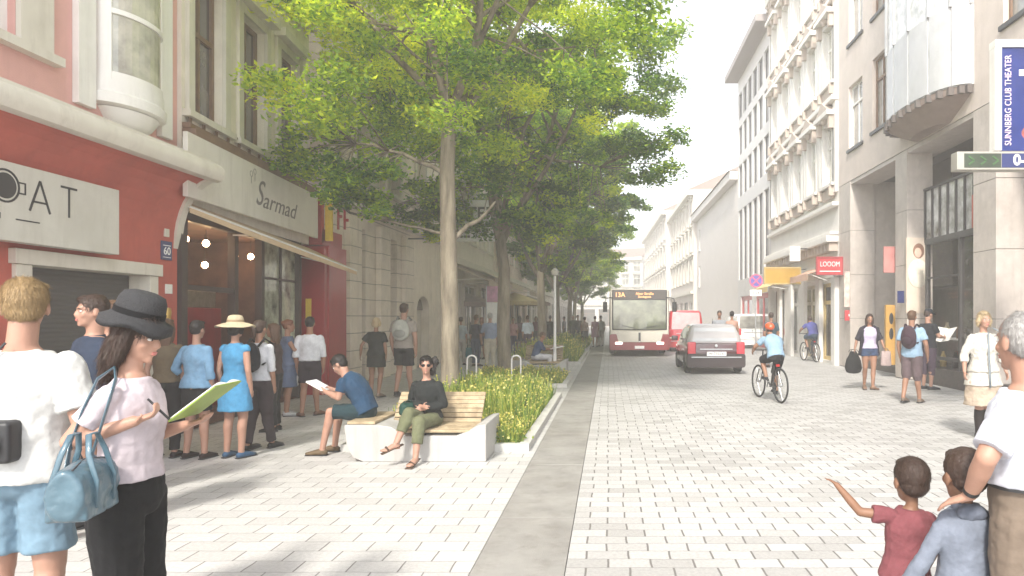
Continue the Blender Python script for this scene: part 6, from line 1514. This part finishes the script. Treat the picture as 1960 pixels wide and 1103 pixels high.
b.tube([HMs @ V3((-.075, .03, .01)), HMs @ V3((-.05, .085, .01)), HMs @ V3((.05, .085, .01)), HMs @ V3((.075, .03, .01))], .003, 6); b.build('sunglasses', mat('lens_black', (.008, .008, .009), .35, 0, spec=.15), rt, smooth=True)
b = MB(); b.ell((0, .092, -.058), (.018, .006, .006), M=HMs); b.build('lips', MT['lips'], rt, smooth=True)
b = MB(); b.ell((-.11, -.07, .04), (.05, .06, .07), M=HMs); b.ell((-.08, -.06, -.06), (.05, .06, .08), M=HMs); remeshed(b, 'hair_curls', hairm(HC['black']), rt, .009, 1, folds=.03, fscale=.03)
bg_ = tote(root_m(rt) @ V3((.20, .16, .70)), 1.0, (.12, .08, .14), (.015, .06, .045), 'dark green soft bag in the lap of the woman with sunglasses', .02)

# ---------- far bench reader
fr2 = person('reader in a navy vest and white trousers seated on the far bench', at(1026, 19.9), 19.75, 1.62, -75, 'm', 'tan', ('short', 'brown'), dict(c=(.06, .10, .20), s=1.2, hem=-.05), ('trousers', (.62, .62, .66), 1.9), (.04, .03, .05), seat=.47, vox=.016, lean=(0, .15, -.05), head=(0, -25, 0), joints=dict(elL=(-.18, .22, .78), wrL=(-.08, .45, .76), elR=(.18, .22, .78), wrR=(.08, .45, .76)), group='people sitting on the benches')
r = empty('newspaper', root_m(fr2[0]) @ V3((0, .62, .80)), fr2[0].rotation_euler.z, 'white newspaper spread on the knees of the far bench reader', 'newspaper'); r.rotation_euler = (R(10), 0, fr2[0].rotation_euler.z)
b = MB(); b.box(-.26, .0, -.18, .24, 0, .006); b.build('left_page', whs, r); b = MB(); b.box(.004, .26, -.18, .24, .002, .01); b.build('right_page', whs, r)

# ---------- far left crowd
C1 = 'people on the far left pavement'
def simple(label, px, Y, H, yaw, sex, sk, hair, topc, botk, botc, sl=.6, vox=.02, group=C1, **k):
    if botk == 'dress': t = dict(c=topc, s=sl, k='dress', z=.55, skirt=.04, hem=-.05); bt = None
    elif botk == 'skirt': t = dict(c=topc, s=sl, hem=.0); bt = ('skirt', botc, .55)
    else: t = dict(c=topc, s=sl, hem=-.06); bt = (botk, botc)
    return person(label, at(px, Y), Y, H, yaw, sex, sk, hair, t, bt, (.04, .03, .03), vox=vox, group=group, **k)
a_ = simple('person in a long pale grey tunic carrying a teal bag right of the nearest trunk', 882, 23.5, 1.66, 5, 'f', 'tan', ('short', 'dark'), (.40, .46, .48), 'trousers', (.45, .42, .38), .9)
tote(root_m(a_[0]) @ V3((.30, .05, .62)), 0, (.17, .07, .34), (.0, .20, .26), 'teal carrier bag hanging from the hand of the person in the grey tunic', .10)
simple('person in a navy blue outfit left of the man in white trousers', 911, 23, 1.72, -30, 'm', 'fair', ('short', 'brown'), (.02, .03, .07), 'trousers', (.035, .06, .14), 1.0)
simple('man in a light blue shirt and cream trousers beside the second trunk', 938, 22, 1.78, 10, 'm', 'fair', ('short', 'grey'), (.36, .44, .62), 'trousers', (.62, .57, .46), 1.4, joints=dict(elL=(-.24, .05, 1.14), wrL=(-.22, .28, 1.12)))
simple('person in brown half hidden between the navy outfit and the light blue shirt', 922, 27, 1.65, 160, 'f', 'tan', ('long', 'red'), (.25, .12, .10), 'skirt', (.05, .05, .08))
simple('person in a pink top right of the second trunk', 982, 29, 1.66, 190, 'f', 'tan', ('short', 'dark'), (.42, .20, .20), 'trousers', (.04, .04, .09))
simple('person in dark red with long dark hair beyond the far bench', 994, 31, 1.72, 0, 'f', 'tan', ('long', 'black'), (.13, .03, .04), 'skirt', (.06, .06, .09))
simple('person in a pale blue white shirt and dark trousers near the third trunk', 1010, 30, 1.72, 20, 'm', 'fair', ('short', 'brown'), (.58, .66, .74), 'trousers', (.10, .06, .09), 1.2)
simple('person in black between the third trunk and the white pole', 1053, 36, 1.74, 0, 'm', 'tan', ('short', 'black'), (.03, .03, .035), 'trousers', (.04, .04, .05), 1.8)
simple('man in a grey suit left of the pair by the bus', 1097, 40, 1.80, 180, 'm', 'fair', ('short', 'grey'), (.12, .12, .12), 'trousers', (.10, .10, .10), 1.9)
simple('man in a brown suit beside the man in the grey suit', 1106, 41, 1.78, 170, 'm', 'fair', ('short', 'dark'), (.14, .12, .10), 'trousers', (.12, .10, .09), 1.9)
simple('woman with black hair in a beige top and black skirt near the bus', 1119, 37, 1.68, 0, 'f', 'tan', ('short', 'black'), (.50, .36, .27), 'skirt', (.015, .015, .016), .3)
simple('woman in a pink violet dress near the bus', 1139, 38, 1.72, 10, 'f', 'tan', ('short', 'dark'), (.42, .22, .30), 'dress', None, .3)
simple('person in white standing closest to the bus', 1150, 39, 1.74, 20, 'm', 'fair', ('short', 'brown'), (.66, .64, .62), 'trousers', (.55, .5, .46), 1.0)
simple('person in dark green strolling under the parasols', 958, 33, 1.7, 10, 'm', 'tan', ('short', 'dark'), (.07, .10, .08), 'trousers', (.08, .08, .1))
simple('person in maroon strolling past the third tree', 1026, 39, 1.7, 180, 'f', 'tan', ('long', 'brown'), (.25, .06, .09), 'trousers', (.05, .05, .06))
for i, (px, Y, c, lb) in enumerate([(900, 34, (.3, .12, .1), 'person in rust red under the dark parasol'), (948, 38, (.5, .5, .52), 'person in light grey far behind the second trunk'), (970, 36, (.1, .1, .15), 'person in dark blue far behind the second trunk'), (1066, 44, (.4, .2, .2), 'distant person in dusty red right of the white pole'), (1080, 46, (.2, .2, .22), 'distant person in slate grey right of the white pole')]):
    simple(lb, px, Y, 1.7, 20 * i, 'f' if i % 2 else 'm', 'tan', ('short', 'dark'), c, 'trousers', (.06, .06, .08), 1.0, vox=.025)
# ---------- right side
C2 = 'people on the right pavement'
simple('person with dark hair in a floral shirt beyond the maroon car', 1377, 25, 1.88, 170, 'm', 'tan', ('short', 'dark'), (.40, .42, .46), 'trousers', (.1, .1, .12), group=C2)
simple('black-haired person in a salmon top beyond the maroon car', 1401, 24, 1.86, 0, 'f', 'tan', ('short', 'black'), (.62, .36, .28), 'trousers', (.015, .015, .016), .2, group=C2)
simple('person in a dark teal shirt standing past the orange-helmeted cyclist', 1476, 22.5, 1.80, 10, 'm', 'tan', ('short', 'dark'), (.05, .10, .13), 'trousers', (.25, .25, .25), .8, group=C2)
wb = person('woman in a lilac tank top, open dark jacket and denim shorts walking towards the camera', at(1664, 15.6), 15.6, 1.72, 172, 'f', 'tan', ('long', 'dark'), dict(c=(.58, .52, .68), s=0, hem=.0, i=.02), ('shorts', (.05, .08, .16), .35), (.25, .15, .1), vox=.013, face=True, group=C2,
   joints=dict(elL=(-.26, -.02, 1.14), wrL=(-.30, .08, .95), elR=(.27, -.02, 1.12), wrR=(.33, .06, .92), ankL=(-.05, .10, .085), kneeL=(-.07, .08, .49), ankR=(.08, -.14, .11)))
Mb = root_m(wb[0]); rj, _, Jb, (P, N, sp, spx, SL, SR) = wb
b = MB()
for sd, S, E in ((-1, SL, Jb['elL']), (1, SR, Jb['elR'])):
    b.loft([N + V3((sd * .07, -.02, .0)), S + V3((sd * .01, -.01, .02)), S.lerp(E, .6), E], [.045, .062, .058, .062], n=12); b.loft([S + V3((-sd * .03, -.02, 0)), P + V3((sd * .16, -.03, .1)), P + V3((sd * .19, -.03, -.16))], [(.055, .10), (.035, .10), (.045, .09)], n=12)
b.loft([N + V3((0, -.06, -.05)), P + V3((0, -.10, .1)), P + V3((0, -.12, -.16))], [(.16, .04), (.15, .035), (.18, .04)], n=14); remeshed(b, 'open_jacket', cloth((.035, .03, .045)), rj, .013, 3, folds=.03)
tote(Mb @ V3((.36, .06, .86)), .3, (.22, .13, .50), (.012, .012, .014), 'bulging black bag in the hand of the woman in the lilac top', .05, 'carrier_bag', soft=True)
tote(Mb @ V3((-.34, .08, .88)), .2, (.13, .07, .34), (.52, .40, .38), 'pale pink paper shopping bag in the other hand of the woman in the lilac top', .06)
p_ = person('man in a light blue shirt and brown shorts wearing a dark plum backpack', at(1745, 13.1), 13.1, 1.76, -42, 'm', 'tan', ('short', 'brown'), dict(c=(.36, .52, .68), s=.7, hem=-.16, i=.032, f=.018, sf=.02), ('shorts', (.17, .12, .13), 1.15), (.22, .16, .12), vox=.012, group=C2,
   joints=dict(ankL=(-.10, -.16, .12), kneeL=(-.10, .02, .50), ankR=(.10, .12, .085), toeR=(.10, .27, .03), elR=(.26, -.02, 1.10), wrR=(.25, .10, .86)))
backpack(p_, (.06, .03, .045), 'dark plum backpack on the man in the light blue shirt', .14, .22, .09)
q_ = person('man in a black tee, cap and dark cropped trousers reading a newspaper', at(1776, 15.6), 15.6, 1.82, -70, 'm', 'fair', ('short', 'dark'), dict(c=(.018, .02, .028), s=.65, hem=-.1, i=.028), ('crop', (.09, .06, .09), 1.45), (.07, .07, .08), vox=.013, group=C2, head=(0, -18, 0), hatf=hat_cap((.02, .025, .035)),
   joints=dict(elL=(-.22, .08, 1.14), wrL=(-.12, .32, 1.14), elR=(.22, .08, 1.14), wrR=(.12, .32, 1.12)))
r = empty('newspaper', root_m(q_[0]) @ V3((0, .50, 1.16)), q_[0].rotation_euler.z, 'open newspaper in the hands of the man in the black tee', 'newspaper'); r.rotation_euler = (R(50), 0, q_[0].rotation_euler.z)
nwm = mat('newsprint', (.66, .64, .60), .8, .3, 22)
for sd in (-1, 1):
    b = MB(); b.rings([[V3((sd * x, y, .01 + .25 * x)) for x, y in ((.003, -.22), (.27, -.22), (.27, .18), (.003, .18))], [V3((sd * x, y, .016 + .25 * x)) for x, y in ((.003, -.22), (.27, -.22), (.27, .18), (.003, .18))]]); b.build('page', nwm, r)
wc = person('fair woman in a white coat, beige skirt and dark knee boots facing the camera', at(1882, 9.3), 9.3, 1.72, 180, 'f', 'fair', ('bob', 'straw'), dict(c=(.60, .57, .51), s=1.45, k='dress', z=.72, hem=-.05, skirt=.06, i=.036, f=.03, collar=1), None, None, vox=.010, face=True, group=C2,
   joints=dict(elL=(-.25, -.02, 1.13), wrL=(-.28, .05, .90), elR=(.25, -.02, 1.13), wrR=(.28, .05, .90), kneeL=(-.06, .02, .49), kneeR=(.06, .02, .49), ankL=(-.055, 0, .085), ankR=(.06, 0, .085), toeL=(-.07, .15, .03), toeR=(.075, .15, .03)))
b = MB(); b.loft([(0, 0, .80), (0, 0, .52), (0, 0, .45)], [(.22, .17), (.245, .19), (.25, .195)], n=30); remeshed(b, 'skirt', cloth((.55, .44, .34)), wc[0], .010, 2, folds=.03)
for sd in ('L', 'R'):
    k, a, t = wc[2]['knee' + sd], wc[2]['ank' + sd], wc[2]['toe' + sd]; b = MB(); b.loft([k + V3((0, 0, -.10)), k.lerp(a, .5) + V3((0, -.01, 0)), a + V3((0, 0, .02)), a - V3((0, 0, .04))], [.066, .062, .046, .048], n=14); b.loft([a + V3((0, -.055, -.05)), a + V3((0, .06, -.035)), t + V3((0, .05, -.012))], [(.036, .034), (.040, .036), (.028, .016)], n=12); remeshed(b, 'boot', cloth((.025, .018, .018), .5), wc[0], .009, 2)
Mc = root_m(wc[0]); cb2 = empty('crossbody_bag', Mc @ V3((-.05, .18, 1.0)), R(180), 'small black crossbody bag high on the chest of the woman in the white coat', 'bag')
b = MB(); b.box(-.22, -.14, -.03, .02, .20, .31); b.build('pouch', MT['black'], cb2, bevel=.015)
b = MB(); b.loft([(-.17, -.01, .31), (-.10, -.03, .44), (-.02, -.08, .50)], [(.012, .004)] * 3); b.loft([(.06, -.04, .44), (.07, -.01, .2), (.07, .02, -.1), (.07, .03, -.3)], [(.014, .004)] * 4); b.build('strap', cloth((.25, .28, .30)), cb2, smooth=True)
# ---------- cyclists
def rider(label, X, Y, yaw, H, topc, botc, hat, hair, vox, sk='tan', slv=.6, sc_=1.0):
    return person(label, X, Y, H, yaw, 'm', sk, hair, dict(c=topc, s=slv, hem=-.1, i=.024), ('shorts', botc, .95), (.04, .04, .05), vox=vox, seat=.86, lean=(0, .22, -.09), head=(0, 8, 0), hatf=hat, group='cyclists',
      joints=dict(hipL=(-.09, .03, .92), hipR=(.09, .03, .92), kneeL=(-.12, .40, .84), kneeR=(.11, .28, .56), ankL=(-.14, .16, .52), ankR=(.13, .26, .22), toeL=(-.14, .30, .49), toeR=(.13, .41, .20), elL=(-.30, .36, 1.12), wrL=(-.27, .54, 1.02), elR=(.30, .36, 1.12), wrR=(.27, .54, 1.02)))
cy = R(11); bx = Vector((BX, BY, 0)) + Matrix.Rotation(cy, 3, 'Z') @ Vector((0, .20, 0))
rider('cyclist in an orange red helmet, light blue shirt and black shorts riding away', bx.x, bx.y, 11, 1.62, (.34, .50, .66), (.018, .018, .022), hat_helmet((.62, .10, .03)), ('short', 'dark'), .011, 'tan')
cy = R(8); bx = Vector((B2X, B2Y, 0)) + Matrix.Rotation(cy, 3, 'Z') @ Vector((0, .21, 0))
rider('far cyclist in a violet blue shirt and dark shorts beside the shops', bx.x, bx.y, 8, 1.82, (.12, .13, .42), (.03, .07, .13), None, ('short', 'dark'), .018)
# ---------- old man and two children
FG = 'grandfather and children in the foreground'
oy = 2.66
# lower body faces away, slightly to the left
om = person('white-haired old man in a white short-sleeved shirt and beige trousers at the right edge', at(1966, oy), oy, 1.64, 42, 'm', 'fair', ('bald', 'grey'), dict(c=(.56, .57, .63), s=.85, hem=.23, i=.028, fl=.012, sf=.022, f=.016), ('trousers', (.22, .17, .13)), (.1, .07, .05), vox=.0075, face=True, head=(-30, 0, 0), fat=1.10, group=FG, belt=True, waist=.26, hs=1.08,
   joints=L3(1966, oy, 42, 1.64, dict(elL=(1888, 876, 2.50), wrL=(1855, 950, 2.64))), hn=(((.0, .75, -.35), (.1, -.3, -1)), None), curl=(.3, .5))
wt = MB(); J = om[2]; d = (J['wrL'] - J['elL']).normalized(); wt.loft([J['wrL'] - d * .045, J['wrL'] - d * .025], [.032, .031], n=18); wt.build('wristwatch', MT['black'], om[0], smooth='auto')
ky = 2.78
kd2 = person('small child in a grey blue hooded top with the old man\'s hand on the shoulder', at(1848, ky), ky, 1.04, 6, 'f', 'brown', ('kid', 'dark'), dict(c=(.21, .235, .29), s=1.9, hem=-.15, i=.040, fl=.03, sf=.012, f=.022), ('trousers', (.06, .07, .1)), (.2, .2, .2), vox=.011, kid=True, group=FG, hs=1.24,
   joints=dict(elL=(-.27, .02, 1.10), wrL=(-.40, .08, .86), elR=(.24, .0, 1.08), wrR=(.27, .02, .84)))
b = MB(); N = kd2[3][1]; b.ell(N + V3((0, -.07, -.02)), (.11, .06, .06)); b.loft([N + V3((0, -.01, -.05)), N + V3((0, 0, .03))], [(.095, .085), (.085, .078)], n=16); remeshed(b, 'hood', cloth((.16, .18, .23)), kd2[0], .009, 3, folds=.02)
by_ = 3.0
person('small boy with dark hair in a dusty red tee pointing with his raised left arm', at(1733, by_), by_, .965, 4, 'm', 'brown', ('kid', 'dark'), dict(c=(.24, .075, .085), s=.62, hem=-.12, i=.034, fl=.03, sf=.022, f=.022), ('shorts', (.17, .20, .28), 1.1), (.2, .2, .2), vox=.009, kid=True, group=FG, lean=(.05, 0, 0), hs=1.22,
   joints=dict(L3(1733, by_, 4, .965, dict(elL=(1646, 980, 3.02), wrL=(1600, 926, 3.06))), elR=(.25, .0, 1.12), wrR=(.22, .08, .92)), hn=(((-.75, .1, .45), (-.2, .1, -1)), None), curl=(.25, .6))
